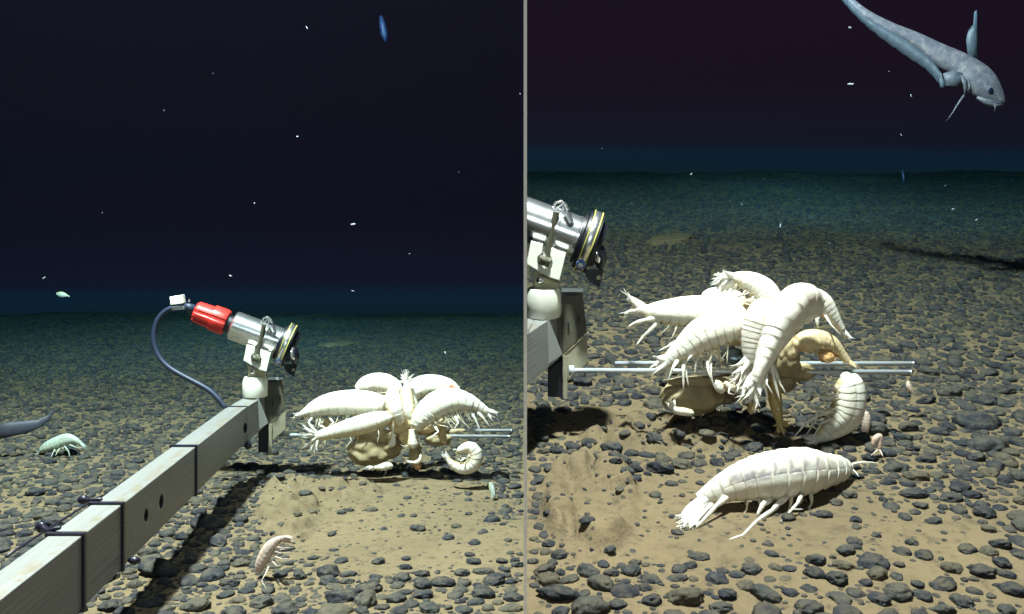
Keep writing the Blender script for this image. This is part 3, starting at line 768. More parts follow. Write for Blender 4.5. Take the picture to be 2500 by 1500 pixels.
    m = MB(); q = Q(zA(882, 762), -.028); tube(m, [q + Vector((0, .01, 0)), q], .013, 16, ref=up); hpart(m, 'bolt_washer', M_CREAM)
    # white base cap (faceted cup)
    m = MB(); cb_ = Q(zA(900, 952), -.012); ct = Q(zA(900, 780), -.012); hgt = (ct - cb_).length
    prof = [(0, .0), (0, .0375), (.004, .0395), (hgt * .72, .0395), (hgt * .93, .034), (hgt * .93, .0)]
    e1v, e2v = Vector((1, 0, 0)), up.cross(Vector((1, 0, 0))); vs = []; fs = []; nn = 28
    for (s, r) in prof:
        for k in range(nn):
            an = 2 * math.pi * k / nn; q = r * (1 + .02 * (k % 4 == 0)); vs.append(cb_ + up * s + e1v * math.cos(an) * q + e2v * math.sin(an) * q)
    for i in range(len(prof) - 1):
        for k in range(nn): fs.append((i * nn + k, i * nn + (k + 1) % nn, (i + 1) * nn + (k + 1) % nn, (i + 1) * nn + k))
    m.add(vs, fs); hpart(m, 'base_cap', M_WHITE)
    if not right:
        # red connector: two fluted collars
        rm = MB(); s0 = -(A0 - Q(zA(415, 255), -.04)).length
        fl = lambda r, k, n: r * (1 + .07 * (1 if (k % 8) < 5 else -0.4))
        lathe(rm, [(s0, .0), (s0, .028), (s0 + .006, .0335), (s0 * .55, .0355), (s0 * .55, .0395), (s0 * .53, .0405), (-.030, .0410), (-.022, .0385), (-.022, .0)], 64, 0, fl)
        hpart(rm, 'red_connector', M_RED)
        m = MB(); lathe(m, [(-.024, .0), (-.024, .030), (0, .030), (0, .0)]); hpart(m, 'connector_neck', M_BLACK)
        m = MB(); e = A0 + ax * s0
        cz = [(372, 230), (330, 222), (268, 228), (180, 262), (115, 335), (86, 430), (88, 530), (125, 630), (200, 712), (300, 775), (420, 838), (520, 895), (590, 955), (640, 1015), (672, 1060)]
        pts = [e + ax * .004, Q(zA(372, 235), -.045)] + [Q(zA(u, v), -.045 - .003 * k) for k, (u, v) in enumerate(cz[1:])]
        cp = catmull([tuple(p) for p in pts], 110); rad = [.0085] * 110
        for k in range(14): rad[k] = .021 - .0009 * k
        tube(m, [Vector(p) for p in cp], rad, 14); hpart(m, 'cable', M_CABLE)
        m = MB(); cutbox(m, Q(zA(312, 132), .0) - Q(zA(208, 148), .0), Q(zA(218, 215), 0) - Q(zA(208, 148), 0), (0, .022, 0), Q(zA(208, 148), -.058)); o = hpart(m, 'white_tag', M_WHITE, False); bevel(o, .002)
        m = MB(); cutbox(m, Q(zA(318, 222), .0) - Q(zA(222, 228), .0), Q(zA(234, 258), 0) - Q(zA(226, 230), 0), (0, .02, 0), Q(zA(226, 228), -.058)); o = hpart(m, 'tag_clip', M_STEEL, False); bevel(o, .001)
        m = MB(); tube(m, [Q(zA(368, 190), -.045), Q(zA(372, 168), -.045)], [.0035, .002], 8); hpart(m, 'spring_tip', M_STEEL)
    return Q
QL = rig(False); QR = rig(True)

# bait rods
def rod(label, p0, p1, Y0, Y1, r, collar=True):
    root = empty('bait_rod', P(*p0, Y0), label, 'rod', 'steel rods holding the bait')
    m = MB(); tube(m, [P(*p0, Y0), P(*p1, Y1)], r, 16); m.build('shaft', M_ROD, root)
    if collar:
        m = MB(); a, b = P(*p0, Y0), P(*p1, Y1); d = (b - a).normalized(); tube(m, [a - d * .004, a + d * .008], r * 2.0, 14); m.build('collar', M_ROD, root)
    m = MB(); a, b = P(*p0, Y0), P(*p1, Y1); d = (b - a).normalized(); tube(m, [b - d * .002, b + d * .003], r * 1.12, 14); m.build('end_cap', M_STEEL, root)
rod('nearer slim steel rod threaded under the left feeding cluster', zB(70, 750), zB(2200, 765), 3.03, 3.05, .0055)
rod('farther steel rod behind the left feeding cluster, its tip showing above the nearer one', zB(330, 705), zB(2225, 712), 3.20, 3.18, .0055, False)
rod('nearer steel rod threaded under the right feeding cluster', zD(300, 1232), zE(2235, 833), 2.06, 2.076, .0057)
rod('farther steel rod behind the right feeding cluster, its tip showing above the nearer one', zE(5, 766), zE(2255, 768), 2.19, 2.17, .0057, False)

# ------------------------------------------------------------ amphipods
def spots(vs, lst, z, sc):
    '''0..1 per vertex: inside any of the (u, v, half width, half height) skin patches'''
    out = []
    for p in vs:
        px, py = to_px(*p); b_ = 0.0
        for (u, v, hw, hh) in lst:
            X, Y_ = z(u, v); e = max(abs(px - X) / (hw / sc), abs(py - Y_) / (hh / sc))
            b_ = max(b_, max(0.0, min(1.0, (1.25 - e) * 3)))
        out.append(b_ * .85)
    return out
def amphipod(label, path, Y, z, mat_, group=None, dorsal=1, segs=13, tail=(), legs=(), tdy=0.0, ldy=0.0, windows=(), feel=(), autolegs=0, plates=True, name='amphipod', stain=(), ridge=.012, seed=1, flat=.8, cut=None, spike=.0045, roll=0.0, taillen=None):
    """path: (u, v, radius) in zoomed-photo units from head to tail; z converts them; Y depth (float or list)"""
    rnd = random.Random(seed); sc = 1 / ((z(1000, 0)[0] - z(0, 0)[0]) / 1000)      # zoom units per px
    n = len(path); Ys = Y if isinstance(Y, (list, tuple)) else [Y] * n
    pts = []
    for (u, v, r), yy in zip(path, Ys):
        p = P(*z(u, v), yy); pts.append((p.x, p.y, p.z, r / sc * yy / F * (1.1 if seed in range(21, 30) else 1)))
    # resample, denser at the edge of every segment
    loc = [0, .22, .5, .78, .93, .985]; N = segs * 40
    cv = catmull(pts, N + 1); rings = []
    bd = [0.0] + [(s + rnd.uniform(-.16, .16)) / segs for s in range(1, segs)] + [1.0]
    for s in range(segs):
        for f in loc:
            u = bd[s] + f * (bd[s + 1] - bd[s]); i = min(int(u * N), N - 1); a, b = cv[i], cv[i + 1]; t = u * N - i
            q = a * (1 - t) + b * t; sw = f ** 1.5; rings.append((q, 1 - ridge * .5 + ridge * sw, u, f))
    rings.append((cv[-1], 1, 1.0, 1))
    ps = [Vector(q[0][:3]) for q in rings]; fr = frames(ps)
    m = MB(); vs = []; fs = []; be = []; stn = []; sg = []; NS = 28
    for (q, k, u, f), p, (t, a, b) in zip(rings, ps, fr):
        r = max(q[3], 1e-4) * k
        if u < .03: r *= .62 + u / .03 * .38
        dv = b * dorsal
        for j in range(NS):
            an = 2 * math.pi * j / NS + roll; c, s_ = math.cos(an), math.sin(an)
            # keeled back, flatter belly
            rad = r * (1 + .05 * max(0, c) ** 4)
            w_ = rnd.uniform(-.006, .006)
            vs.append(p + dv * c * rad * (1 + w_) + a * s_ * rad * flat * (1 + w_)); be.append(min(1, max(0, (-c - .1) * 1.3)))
            sg.append(1.0 if f > .85 else (.45 if f > .7 else (.5 if f < .1 else 0.0)))
            sv = 0.0
            for (su, sv_, sr) in stain:
                px, py = to_px(*vs[-1]); X, Yp = z(su, sv_); dd = math.hypot(px - X, py - Yp) / (sr / sc); sv = max(sv, max(0, min(1, 1.6 - 1.4 * dd)))
            stn.append(sv)
    for i in range(len(ps) - 1):
        for j in range(NS): fs.append((i * NS + j, i * NS + (j + 1) % NS, (i + 1) * NS + (j + 1) % NS, (i + 1) * NS + j))
    fs.append(tuple(range(NS - 1, -1, -1))); fs.append(tuple((len(ps) - 1) * NS + j for j in range(NS)))
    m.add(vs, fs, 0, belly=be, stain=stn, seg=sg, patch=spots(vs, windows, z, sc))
    # rounded head
    q = rings[0][0]; t, a, b = fr[0]; blob(m, Vector(q[:3]) + t * q[3] * .1, [t * q[3] * .55, b * q[3] * .66, a * q[3] * .56], 3, belly=0.0, stain=0.0)
    R_ = lambda i: rings[i][0][3]
    if plates:      # overlapping side plates lying against the flanks
        for s_i in range(1, segs - 3):
            for sd in (-1, 1):
                NI, NJ = 7, 9; outer = []; inner = []
                for jj in range(NJ):
                    g = jj / (NJ - 1); ph = R(74 + 74 * g) * sd
                    wd = (1.12 - .28 * abs(g - .55)) * (1 if g < .72 else math.sqrt(max(.02, 1 - ((g - .72) / .30) ** 2)))
                    for ii in range(NI):
                        h = ii / (NI - 1) - .5; uu = (s_i + .55 + h * wd + .12 * g) / segs; idx = min(max(int(uu * N), 0), N - 1)
                        q = cv[idx]; t, a, b = fr[min(int(uu * (len(ps) - 1)), len(ps) - 1)]; r = q[3]
                        off = .965 + .11 * min(1, g / .35) + .02 * g + .02 * (h + .5) - .03 * (2 * h) ** 2 * g
                        d_ = b * dorsal * math.cos(ph) + a * math.sin(ph) * flat
                        outer.append(Vector(q[:3]) + d_ * r * off); inner.append(Vector(q[:3]) + d_ * r * (.88 + .05 * g))
                V_ = outer + inner; M_ = NI * NJ; F_ = []
                for jj in range(NJ - 1):
                    for ii in range(NI - 1):
                        k0 = jj * NI + ii; F_ += [(k0, k0 + 1, k0 + NI + 1, k0 + NI), (M_ + k0, M_ + k0 + NI, M_ + k0 + NI + 1, M_ + k0 + 1)]
                rim = [ii for ii in range(NI)] + [jj * NI + NI - 1 for jj in range(1, NJ)] + [(NJ - 1) * NI + ii for ii in range(NI - 2, -1, -1)] + [jj * NI for jj in range(NJ - 2, 0, -1)]
                for k0 in range(len(rim)): a_, b_ = rim[k0], rim[(k0 + 1) % len(rim)]; F_.append((a_, a_ + M_, b_ + M_, b_))
                rimw = [(1.0 if (ii in (0, NI - 1) or jj == NJ - 1) else (.5 if ii in (1, NI - 2) else .12)) for jj in range(NJ) for ii in range(NI)]
                m.add(V_, F_, 0, belly=.22, stain=0.0, seg=rimw + rimw, patch=spots(V_, windows, z, sc))
    yb = Ys[-1]
    tb = ps[-1]; tt = fr[-1][0]; tr = R_(-1)
    tail2 = list(tail) + [tuple(c + rnd.uniform(-1, 1) * sc * 4.5 for c in T_[:2]) for T_ in tail]
    for k, T_ in enumerate(tail2):
        u, v = T_[:2]; dy = T_[2] if len(T_) > 2 else rnd.uniform(-.02, .02)
        e = Pc(*z(u, v), yb + dy + tdy); st_ = tb - tt * tr * 1.2 + Vector((rnd.uniform(-1, 1), rnd.uniform(-1, 1), rnd.uniform(-1, 1))) * tr * .35
        mid = st_ * .5 + e * .5 + tt * (e - st_).length * .12
        L = (e - st_).length; pc = catmull([tuple(st_), tuple(mid), tuple(e)], 9)
        w0 = max(spike, tr * .21)
        tube(m, [Vector(p) for p in pc], [w0 * .9, w0 * 1.0, w0 * 1.12, w0 * 1.15, w0 * 1.05, w0 * .85, w0 * .6, w0 * .35, w0 * .06], 8, flat=.45, belly=0.0, stain=0.0)
        for h in range(3):  # fringe hairs
            b0 = Vector(pc[5 + h]); dr = (e - mid).normalized(); sdv = Vector((rnd.uniform(-1, 1), rnd.uniform(-.5, .5), rnd.uniform(-1, 1))).normalized()
            tube(m, [b0, b0 + dr * L * .22 + sdv * L * .12], [w0 * .22, w0 * .03], 5, belly=0.0, stain=0.0)
    for k, lg in enumerate(legs):       # lg: list of (u, v) joints, first radius in px at the end
        *J, r0 = lg; yy = Ys[len(Ys) // 2]; off = rnd.uniform(-.03, .0) - .01
        pj = [Pc(*z(u, v), yy + (off + ldy * i / max(1, len(J) - 1)) * (1 if i else .3)) for i, (u, v) in enumerate(J)]
        rr0 = r0 / sc * yy / F; nj = len(pj); fine = []; rads = []
        for i in range(nj - 1):
            for s in range(4):
                t_ = s / 4; fine.append(pj[i].lerp(pj[i + 1], t_)); g = (i + t_) / (nj - 1)
                rads.append(rr0 * (1 - .82 * g) * (1 + .30 * math.sin(math.pi * t_)))
        fine.append(pj[-1]); rads.append(rr0 * .08)
        tube(m, fine, rads, 8, flat=.7, belly=.05, stain=0.0)
    for k in range(autolegs):           # short swimming and walking limbs hanging under the belly
        u = rnd.uniform(.22, .88); i = int(u * (len(ps) - 1)); t, a, b = fr[i]; r = R_(i); sd = rnd.choice((-1, 1))
        b0 = ps[i] - b * dorsal * r * .75 + a * sd * r * .4; L = r * rnd.uniform(.7, 1.5); w_ = r * rnd.uniform(.035, .07)
        k1 = b0 - b * dorsal * L * .55 + t * L * rnd.uniform(-.1, .35) + a * sd * L * .15; k2 = k1 - b * dorsal * L * .45 + t * L * rnd.uniform(.1, .6)
        k3 = k2 - b * dorsal * L * .25 + t * L * rnd.uniform(-.2, .4)
        tube(m, [b0, b0.lerp(k1, .5), k1, k1.lerp(k2, .5), k2, k3], [w_ * 1.3, w_ * 1.5, w_ * .8, w_ * .85, w_ * .5, w_ * .1], 6, belly=.4, stain=0.0)
    for (J) in feel:
        *J2, r0 = J; yy = Ys[0]; pj = [tuple(P(*z(u, v), yy - .01 * i)) for i, (u, v) in enumerate(J2)]; cp = catmull(pj, 12)
        tube(m, [Vector(p) for p in cp], [r0 / sc * yy / F * (1 - .9 * i / 11) for i in range(12)], 6, belly=0.0, stain=0.0)
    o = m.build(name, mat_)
    return tag(o, label, 'amphipod', group)

GL = 'amphipods feeding on the left bait'; GR = 'amphipods feeding on the right bait'; GF = 'amphipods swimming or resting near the seabed'
# left cluster (units of view B)
amphipod('plump arched white amphipod at the upper left of the left cluster, tail to the left', [(1085, 490, 70), (1000, 478, 100), (860, 462, 112), (700, 462, 110), (550, 480, 95), (430, 520, 70), (350, 552, 38), (300, 572, 22)], 3.0, zB, M_AMPH, GL, dorsal=1,
         tail=[(240, 600), (262, 580), (250, 560), (300, 600)], legs=[[(420, 590), (380, 640), (440, 680), 9], [(520, 600), (480, 660), (540, 690), 22], [(560, 580), (610, 640), (560, 670), 10], [(470, 600), (500, 650), (470, 680), 16]], autolegs=14, seed=1)
amphipod('spindle shaped white amphipod of the left cluster, tail bristles spread over the rod at left', [(1125, 590, 40), (1050, 608, 72), (920, 645, 88), (780, 680, 80), (650, 712, 64), (540, 742, 50), (450, 765, 36)], [2.93] * 7, zB, M_AMPH, GL, dorsal=1,
         tail=[(330, 660), (345, 690), (330, 745), (340, 775), (385, 625), (370, 840), (400, 890), (430, 925), (460, 900)], spike=.004, autolegs=6, seed=2, ridge=.012, plates=False)
amphipod('white amphipod at the top middle of the left cluster, bent over like a hoop', [(1180, 420, 50), (1160, 330, 72), (1080, 285, 84), (980, 278, 84), (890, 305, 72), (830, 345, 45)], [3.09] * 6, zB, M_AMPH, GL, dorsal=1, tail=[(800, 385), (820, 390), (790, 350)], autolegs=16, seed=3)
amphipod('smooth white amphipod hanging head down in the middle of the left cluster', [(1205, 650, 34), (1190, 590, 52), (1160, 500, 66), (1140, 410, 66), (1150, 340, 48)], [2.96, 2.95, 2.95, 2.97, 3.0], zB, M_AMPH, GL, dorsal=1, segs=9, plates=False, autolegs=2, seed=4, ridge=.03)
amphipod('slim white amphipod standing upright in the left cluster with bristly tail raised', [(1300, 600, 34), (1292, 520, 48), (1285, 430, 48), (1275, 340, 36), (1270, 270, 20)], [2.97, 2.97, 2.98, 2.99, 3.0], zB, M_AMPH, GL, dorsal=-1, segs=9, plates=False,
         tail=[(1270, 160), (1250, 175), (1292, 172), (1218, 225), (1330, 205), (1200, 265), (1340, 245), (1225, 200)], autolegs=3, seed=5, spike=.0035)
amphipod('broad white amphipod at the back right of the left cluster with an orange spot', [(1265, 470, 60), (1310, 380, 84), (1400, 320, 98), (1520, 300, 92), (1640, 320, 78), (1730, 365, 50)], [3.12] * 6, zB, M_AMPH, GL, dorsal=-1, stain=[(1600, 318, 26), (1680, 322, 34)], tail=[(1790, 420), (1770, 430)], seed=6)
amphipod('largest ribbed white amphipod of the left cluster, tail fan pointing right', [(1380, 690, 56), (1400, 620, 88), (1470, 540, 114), (1590, 460, 122), (1710, 435, 104), (1830, 455, 76), (1930, 500, 50), (2000, 540, 32)], [2.95] * 8, zB, M_AMPH, GL, dorsal=-1,
         tail=[(2098, 545), (2095, 565), (2085, 605), (2040, 610), (2075, 590)], legs=[[(1840, 520), (1890, 600), (1955, 750), 15], [(1900, 530), (1970, 600), (2035, 690), 13], [(1500, 640), (1560, 720), (1480, 780), 14], [(1700, 560), (1740, 640), (1700, 700), 12]], autolegs=20, seed=7, ridge=.032)
amphipod('small white amphipod curled like a C under the right end of the left rods', [(1730, 900, 22), (1790, 872, 40), (1850, 865, 52), (1895, 915, 58), (1895, 985, 60), (1840, 1040, 58), (1760, 1050, 48), (1690, 1015, 34), (1640, 965, 20)], [2.86] * 9, zB, M_AMPH, GL, dorsal=-1, plates=False, ridge=.035,
         tail=[(1600, 915), (1610, 940), (1625, 905)], autolegs=16, seed=8, legs=[[(1760, 900), (1700, 880), (1690, 895), 8], [(1800, 960), (1760, 990), (1740, 960), 9]])
amphipod('small pale amphipod clinging to the bottom of the brown left bait', [(1140, 1030, 20), (1100, 1030, 34), (1060, 1038, 36), (1010, 1045, 24), (960, 1045, 13)], 2.95, zB, M_AMPH, GL, dorsal=1, segs=8, tail=[(905, 1035), (900, 1050), (930, 1060)], autolegs=6, seed=9, stain=[(1110, 1075, 20)])
amphipod('round headed white amphipod end poking down between the two left baits', [(1330, 860, 34), (1328, 830, 52), (1325, 780, 46), (1320, 700, 30)], 2.97, zB, M_AMPH, GL, dorsal=1, segs=5, plates=False, autolegs=3, seed=10)
amphipod('small white amphipod head hanging in front of the brown left bait', [(1125, 850, 24), (1135, 825, 36), (1145, 790, 26), (1145, 720, 10), (1140, 660, 9)], 2.95, zB, M_AMPH, GL, dorsal=1, segs=5, plates=False, seed=12)
# bait left
def bait(label, parts, z, mats, name='bait', cat='bait'):
    m = MB(); sc = 1 / ((z(1000, 0)[0] - z(0, 0)[0]) / 1000)
    for (u, v, a, b, ang, Y, mi) in parts:
        k = Y / F / sc; c, s = math.cos(R(ang)), math.sin(R(ang))
        blob(m, P(*z(u, v), Y), [Vector((c, 0, -s)) * a * k, Vector((s, 0, c)) * b * k, Vector((0, min(a, b) * k * .8, 0))], 5, .16, 2.2, mi, seed=u * .01)
    return tag(m.build(name, mats), label, cat)
bait('large brown rounded bait carcass hanging under the left rods', [(930, 900, 195, 140, 10, 3.04, 0), (1080, 850, 150, 120, 0, 3.05, 0), (1000, 760, 210, 60, -5, 3.02, 0)], zB, [M_BAIT])
bait('narrow brown bait strip hanging below the middle of the left cluster', [(1350, 930, 58, 110, 4, 3.02, 0), (1370, 1020, 42, 44, 0, 3.02, 1)], zB, [M_BAIT, M_BAITO])
bait('ragged pale brown bait shreds on the left rods', [(1560, 790, 120, 60, 0, 3.04, 0), (1500, 740, 150, 40, 5, 3.05, 0), (1260, 740, 70, 90, 0, 3.03, 1), (1700, 720, 100, 24, -8, 3.05, 0)], zB, [M_BAIT, M_AMPHT])
amphipod('tiny white two armed amphipod on the tip of the brown bait strip', [(1400, 930, 10), (1395, 970, 18), (1370, 995, 18), (1330, 1005, 12)], 2.96, zB, M_AMPH, GL, segs=5, plates=False, tail=[(1275, 985), (1290, 1000), (1300, 985)], seed=14, spike=.003)
amphipod('small tan amphipod half hidden under the largest ribbed one', [(1620, 830, 18), (1600, 780, 34), (1590, 730, 36), (1620, 680, 24)], 3.0, zB, M_AMPHT, GL, segs=7, autolegs=8, seed=15)

bait('pale yellowish torn flesh in the heart of the left cluster', [(1210, 660, 110, 90, 20, 3.03, 0), (1330, 640, 70, 110, 0, 3.04, 0), (1500, 650, 150, 70, -20, 3.04, 0), (1100, 600, 120, 70, 0, 3.07, 0), (1250, 480, 60, 150, 0, 3.08, 0)], zB, [M_AMPHT])
amphipod('small yellowish amphipod tucked between the two left bodies of the left cluster', [(620, 640, 16), (560, 650, 34), (520, 630, 36), (470, 600, 22)], 3.03, zB, M_AMPHT, GL, segs=7, autolegs=12, seed=51)
amphipod('slender pale amphipod wedged beside the upright bristly tailed one', [(1345, 560, 28), (1335, 480, 40), (1320, 400, 36), (1312, 330, 22)], 3.02, zB, M_AMPH, GL, segs=8, plates=False, seed=52)
# right cluster (units of view E)
amphipod('white amphipod at the far left of the right cluster, forked tail raised to the left', [(1000, 400, 90), (880, 390, 108), (700, 380, 112), (520, 375, 100), (380, 375, 78), (270, 375, 55), (215, 360, 36)], [2.12] * 7, zE, M_AMPH, GR, dorsal=1,
         tail=[(88, 240), (105, 270), (130, 300), (78, 380), (90, 400), (150, 365)], legs=[[(330, 420), (230, 440), (150, 462), (100, 492), 20], [(330, 440), (295, 490), (220, 560), (160, 635), 20], [(460, 600), (400, 640), (330, 672), 12]], autolegs=14, seed=21, spike=.0065)
amphipod('white amphipod lower left in the right cluster, tail and legs hanging over the rods', [(1010, 440, 95), (920, 460, 118), (780, 500, 126), (650, 560, 112), (540, 640, 84), (450, 710, 58), (390, 765, 42)], [2.02] * 7, zE, M_AMPH, GR, dorsal=1,
         tail=[(272, 795), (300, 820), (330, 850), (310, 715), (300, 770), (380, 870), (350, 800)], legs=[[(480, 740), (440, 800), (400, 910), 16], [(525, 730), (520, 830), (522, 975), 19], [(530, 740), (545, 860), (560, 940), 12], [(630, 690), (615, 780), (608, 850), 8], [(700, 720), (710, 830), (770, 980), 13], [(730, 720), (730, 850), (750, 930), 8], [(590, 700), (560, 730), (545, 760), 10]], autolegs=16, seed=22, spike=.0065)
amphipod('white amphipod with a rounded back behind the left of the right cluster', [(960, 400, 80), (900, 330, 98), (800, 290, 90), (700, 270, 62), (660, 262, 30)], [2.14] * 5, zE, M_AMPH, GR, dorsal=1, plates=False, legs=[[(780, 290), (840, 240), (900, 220), 8]], seed=23)
amphipod('white amphipod on top of the right cluster with a feathery yellow tail tip', [(1130, 420, 80), (1160, 320, 98), (1130, 230, 92), (1050, 165, 76), (960, 130, 54), (890, 115, 30)], [2.05] * 6, zE, M_AMPH, GR, dorsal=1,
         tail=[(775, 90), (765, 130), (750, 170), (770, 200), (800, 225), (850, 225), (785, 110), (830, 75), (900, 220)], autolegs=22, seed=24, spike=.0065)
amphipod('broad white amphipod draped down the middle of the right cluster beside the largest one', [(1200, 330, 60), (1130, 400, 110), (1085, 520, 110), (1060, 640, 90), (1055, 760, 64)], [1.99, 1.98, 1.98, 1.98, 1.98], zE, M_AMPH, GR, dorsal=1, plates=False, seed=25, tail=[(900, 790), (880, 850), (950, 850), (900, 900), (930, 960), (870, 920)], autolegs=4, spike=.0065)
amphipod('largest white amphipod of the right cluster, arched over with its tail fan splayed downward', [(1440, 420, 90), (1440, 330, 128), (1370, 310, 150), (1290, 420, 145), (1215, 560, 112), (1150, 690, 84), (1100, 810, 62), (1070, 900, 48)], [1.97, 1.96, 1.94, 1.92, 1.91, 1.90, 1.89, 1.89], zE, M_AMPH, GR, dorsal=1,
         tail=[(950, 1030), (985, 1040), (1010, 1055), (1078, 1090), (1100, 1000), (960, 960), (1040, 1030)], legs=[[(1160, 760), (1130, 880), (1160, 1060), 20], [(1190, 760), (1210, 900), (1250, 1055), 18], [(1200, 780), (1250, 920), (1298, 1000), 14], [(1150, 800), (1150, 920), (1200, 1005), 12]], autolegs=26, seed=26, spike=.0085, ridge=.018)
amphipod('pink flushed amphipod curving down the right side of the right cluster', [(1400, 300, 50), (1490, 270, 66), (1570, 310, 68), (1630, 390, 54), (1680, 460, 36), (1720, 510, 22)], [2.04] * 6, zE, M_AMPH, GR, dorsal=-1, stain=[(1530, 270, 60), (1560, 370, 50), (1620, 400, 26)],
         tail=[(1790, 575), (1765, 575), (1740, 560)], legs=[[(1530, 370), (1530, 440), (1540, 500), 26], [(1590, 400), (1640, 480), (1720, 560), 9]], seed=27, autolegs=5)
amphipod('tan ribbed amphipod arched under the pink flushed one in the right cluster', [(1380, 620, 56), (1460, 600, 76), (1550, 590, 68), (1640, 620, 52), (1700, 680, 36), (1760, 750, 26)], [2.03] * 6, zE, M_AMPHT, GR, dorsal=-1, autolegs=12, tail=[(1830, 800), (1810, 770), (1840, 780)], seed=28)
amphipod('white amphipod hanging in a C below the right end of the right rods', [(1745, 860, 60), (1770, 930, 96), (1770, 1050, 112), (1740, 1160, 108), (1660, 1240, 84), (1570, 1310, 52), (1530, 1340, 30)], [2.02] * 7, zE, M_AMPH, GR, dorsal=-1,
         tail=[(1420, 1360), (1450, 1380), (1430, 1330), (1500, 1390)], legs=[[(1700, 950), (1600, 960), (1490, 890), 16], [(1680, 1010), (1580, 1040), (1485, 950), 12], [(1640, 1120), (1540, 1160), (1440, 1220), (1355, 1325), 17], [(1620, 1150), (1530, 1120), (1520, 1200), (1430, 1330), 14], [(1650, 1180), (1560, 1220), (1490, 1340), 12], [(1700, 1000), (1640, 1000), (1560, 960), (1520, 900), 9]], autolegs=14, seed=29, spike=.0065)
amphipod('amber yellow amphipod hanging tail down below the middle of the right cluster', [(1200, 900, 50), (1210, 1000, 52), (1225, 1100, 44), (1245, 1190, 28), (1255, 1230, 20)], [2.02] * 5, zE, M_AMPHY, GR, dorsal=1, segs=9, plates=False,
         tail=[(1215, 1290), (1240, 1305), (1270, 1300), (1300, 1280), (1325, 1240), (1195, 1240), (1320, 1200)], seed=30, spike=.0035, legs=[[(1260, 1150), (1300, 1130), (1330, 1130), 7]])
amphipod('small white curved amphipod on the lower edge of the brown right bait', [(590, 1140, 24), (530, 1130, 30), (470, 1120, 28), (430, 1095, 18)], 1.99, zE, M_AMPH, GR, dorsal=-1, segs=7, tail=[(460, 1040), (405, 1065), (440, 1050)], plates=False, seed=31)
amphipod('small white amphipod gripping the right bait just under the near rod', [(1010, 935, 30), (950, 945, 38), (880, 940, 30), (830, 910, 16)], 1.99, zE, M_AMPH, GR, dorsal=-1, segs=7, legs=[[(870, 950), (860, 990), (900, 1000), 8]], autolegs=5, plates=False, seed=32)
amphipod('stubby white amphipod between the brown bait and the near rod of the right rig', [(770, 900, 20), (800, 945, 38), (830, 975, 28)], 2.0, zE, M_AMPH, GR, segs=5, plates=False, seed=33)
amphipod('stubby tan amphipod under the splayed tail fan of the largest one', [(1030, 1140, 20), (1035, 1110, 34), (1040, 1060, 30)], 2.0, zE, M_AMPHT, GR, segs=4, plates=False, seed=34)
bait('pale torn flesh in the heart of the right cluster', [(1030, 420, 130, 150, 0, 2.10, 0), (1150, 560, 130, 160, 0, 2.06, 0), (860, 560, 180, 70, 10, 2.09, 0), (1300, 640, 90, 140, 0, 2.05, 0)], zE, [M_AMPHT])
bait('large olive brown bait carcass hanging under the right rods', [(590, 1010, 240, 140, 0, 2.10, 0), (830, 960, 190, 110, 0, 2.12, 0), (640, 900, 260, 40, 0, 2.08, 0)], zE, [M_BAIT])
bait('knobbly orange bait piece under the tan amphipod of the right cluster', [(1605, 710, 66, 54, 0, 2.03, 0)], zE, [M_BAITO])
bait('dark red brown bait behind the legs of the largest right amphipod', [(1290, 720, 110, 150, 0, 2.06, 0), (1380, 830, 150, 70, 0, 2.08, 0), (1250, 900, 120, 90, 0, 2.08, 0)], zE, [M_BAIT])
bait('scrap of blue grey netting behind the lower left amphipod of the right cluster', [(900, 710, 90, 62, 20, 2.1, 0)], zE, [M_NET], 'netting_scrap', 'netting')

# amphipods away from the bait
def on_ground(z, u, v): return ground_pt(*z(u, v)).y
BY = [on_ground(zG, u, v) - dd for u, v, dd in ((1965, 520, .0), (1860, 560, .0), (1700, 610, .02), (1500, 660, .04), (1300, 690, .05), (1080, 710, .05), (870, 730, .04), (690, 760, .03), (560, 790, .02), (450, 810, .01))]
amphipod('big plated white amphipod lying on the bare silt below the right cluster', [(1965, 375, 56), (1860, 395, 125), (1700, 410, 172), (1500, 420, 232), (1300, 440, 240), (1080, 470, 225), (870, 520, 190), (690, 585, 145), (560, 650, 108), (450, 715, 80)], BY, zG, M_AMPH, GF, dorsal=1, segs=15, ridge=.030,
         tail=[(235, 890), (260, 905), (245, 1000), (280, 990), (345, 990), (420, 975), (330, 930), (400, 880)], legs=[[(1180, 660), (1090, 740), (1020, 860), 48], [(1330, 660), (1240, 740), (1180, 810), (1030, 910), (880, 1060), (730, 1110), 34], [(1480, 640), (1430, 740), (1350, 830), (1255, 925), 22], [(1480, 700), (1380, 800), (1490, 800), 14], [(760, 640), (620, 760), (410, 985), 40], [(620, 700), (520, 800), (345, 995), 34]],
         feel=[[(1980, 345), (2090, 325), (2250, 330), 13], [(1975, 390), (2020, 430), (2050, 470), 12]], autolegs=8, seed=41, windows=[(812, 490, 52, 42), (952, 470, 56, 48), (1098, 462, 58, 46), (1275, 420, 44, 26), (1430, 415, 44, 24), (1205, 390, 12, 60), (1370, 370, 11, 62), (1508, 370, 12, 66), (1630, 360, 9, 60)], tdy=-.02, ldy=-.03, flat=.7, spike=.007)
yg = on_ground(zI, 300, 860)
amphipod('small pink amphipod standing on end at the edge of the left bare silt', [(245, 850, 26), (262, 790, 44), (295, 720, 52), (340, 640, 48), (395, 590, 34), (445, 565, 20)], yg - .03, zI, M_AMPHP, GF, dorsal=-1, segs=11,
         tail=[(540, 575), (535, 590), (530, 610), (520, 570)], legs=[[(380, 720), (440, 740), (530, 735), 8], [(360, 760), (400, 800), (440, 790), 7], [(330, 800), (300, 870), (270, 920), (310, 990), 6], [(380, 680), (430, 690), (510, 680), 7], [(400, 640), (450, 650), (535, 640), 7]], autolegs=8, seed=42, ldy=-.03)
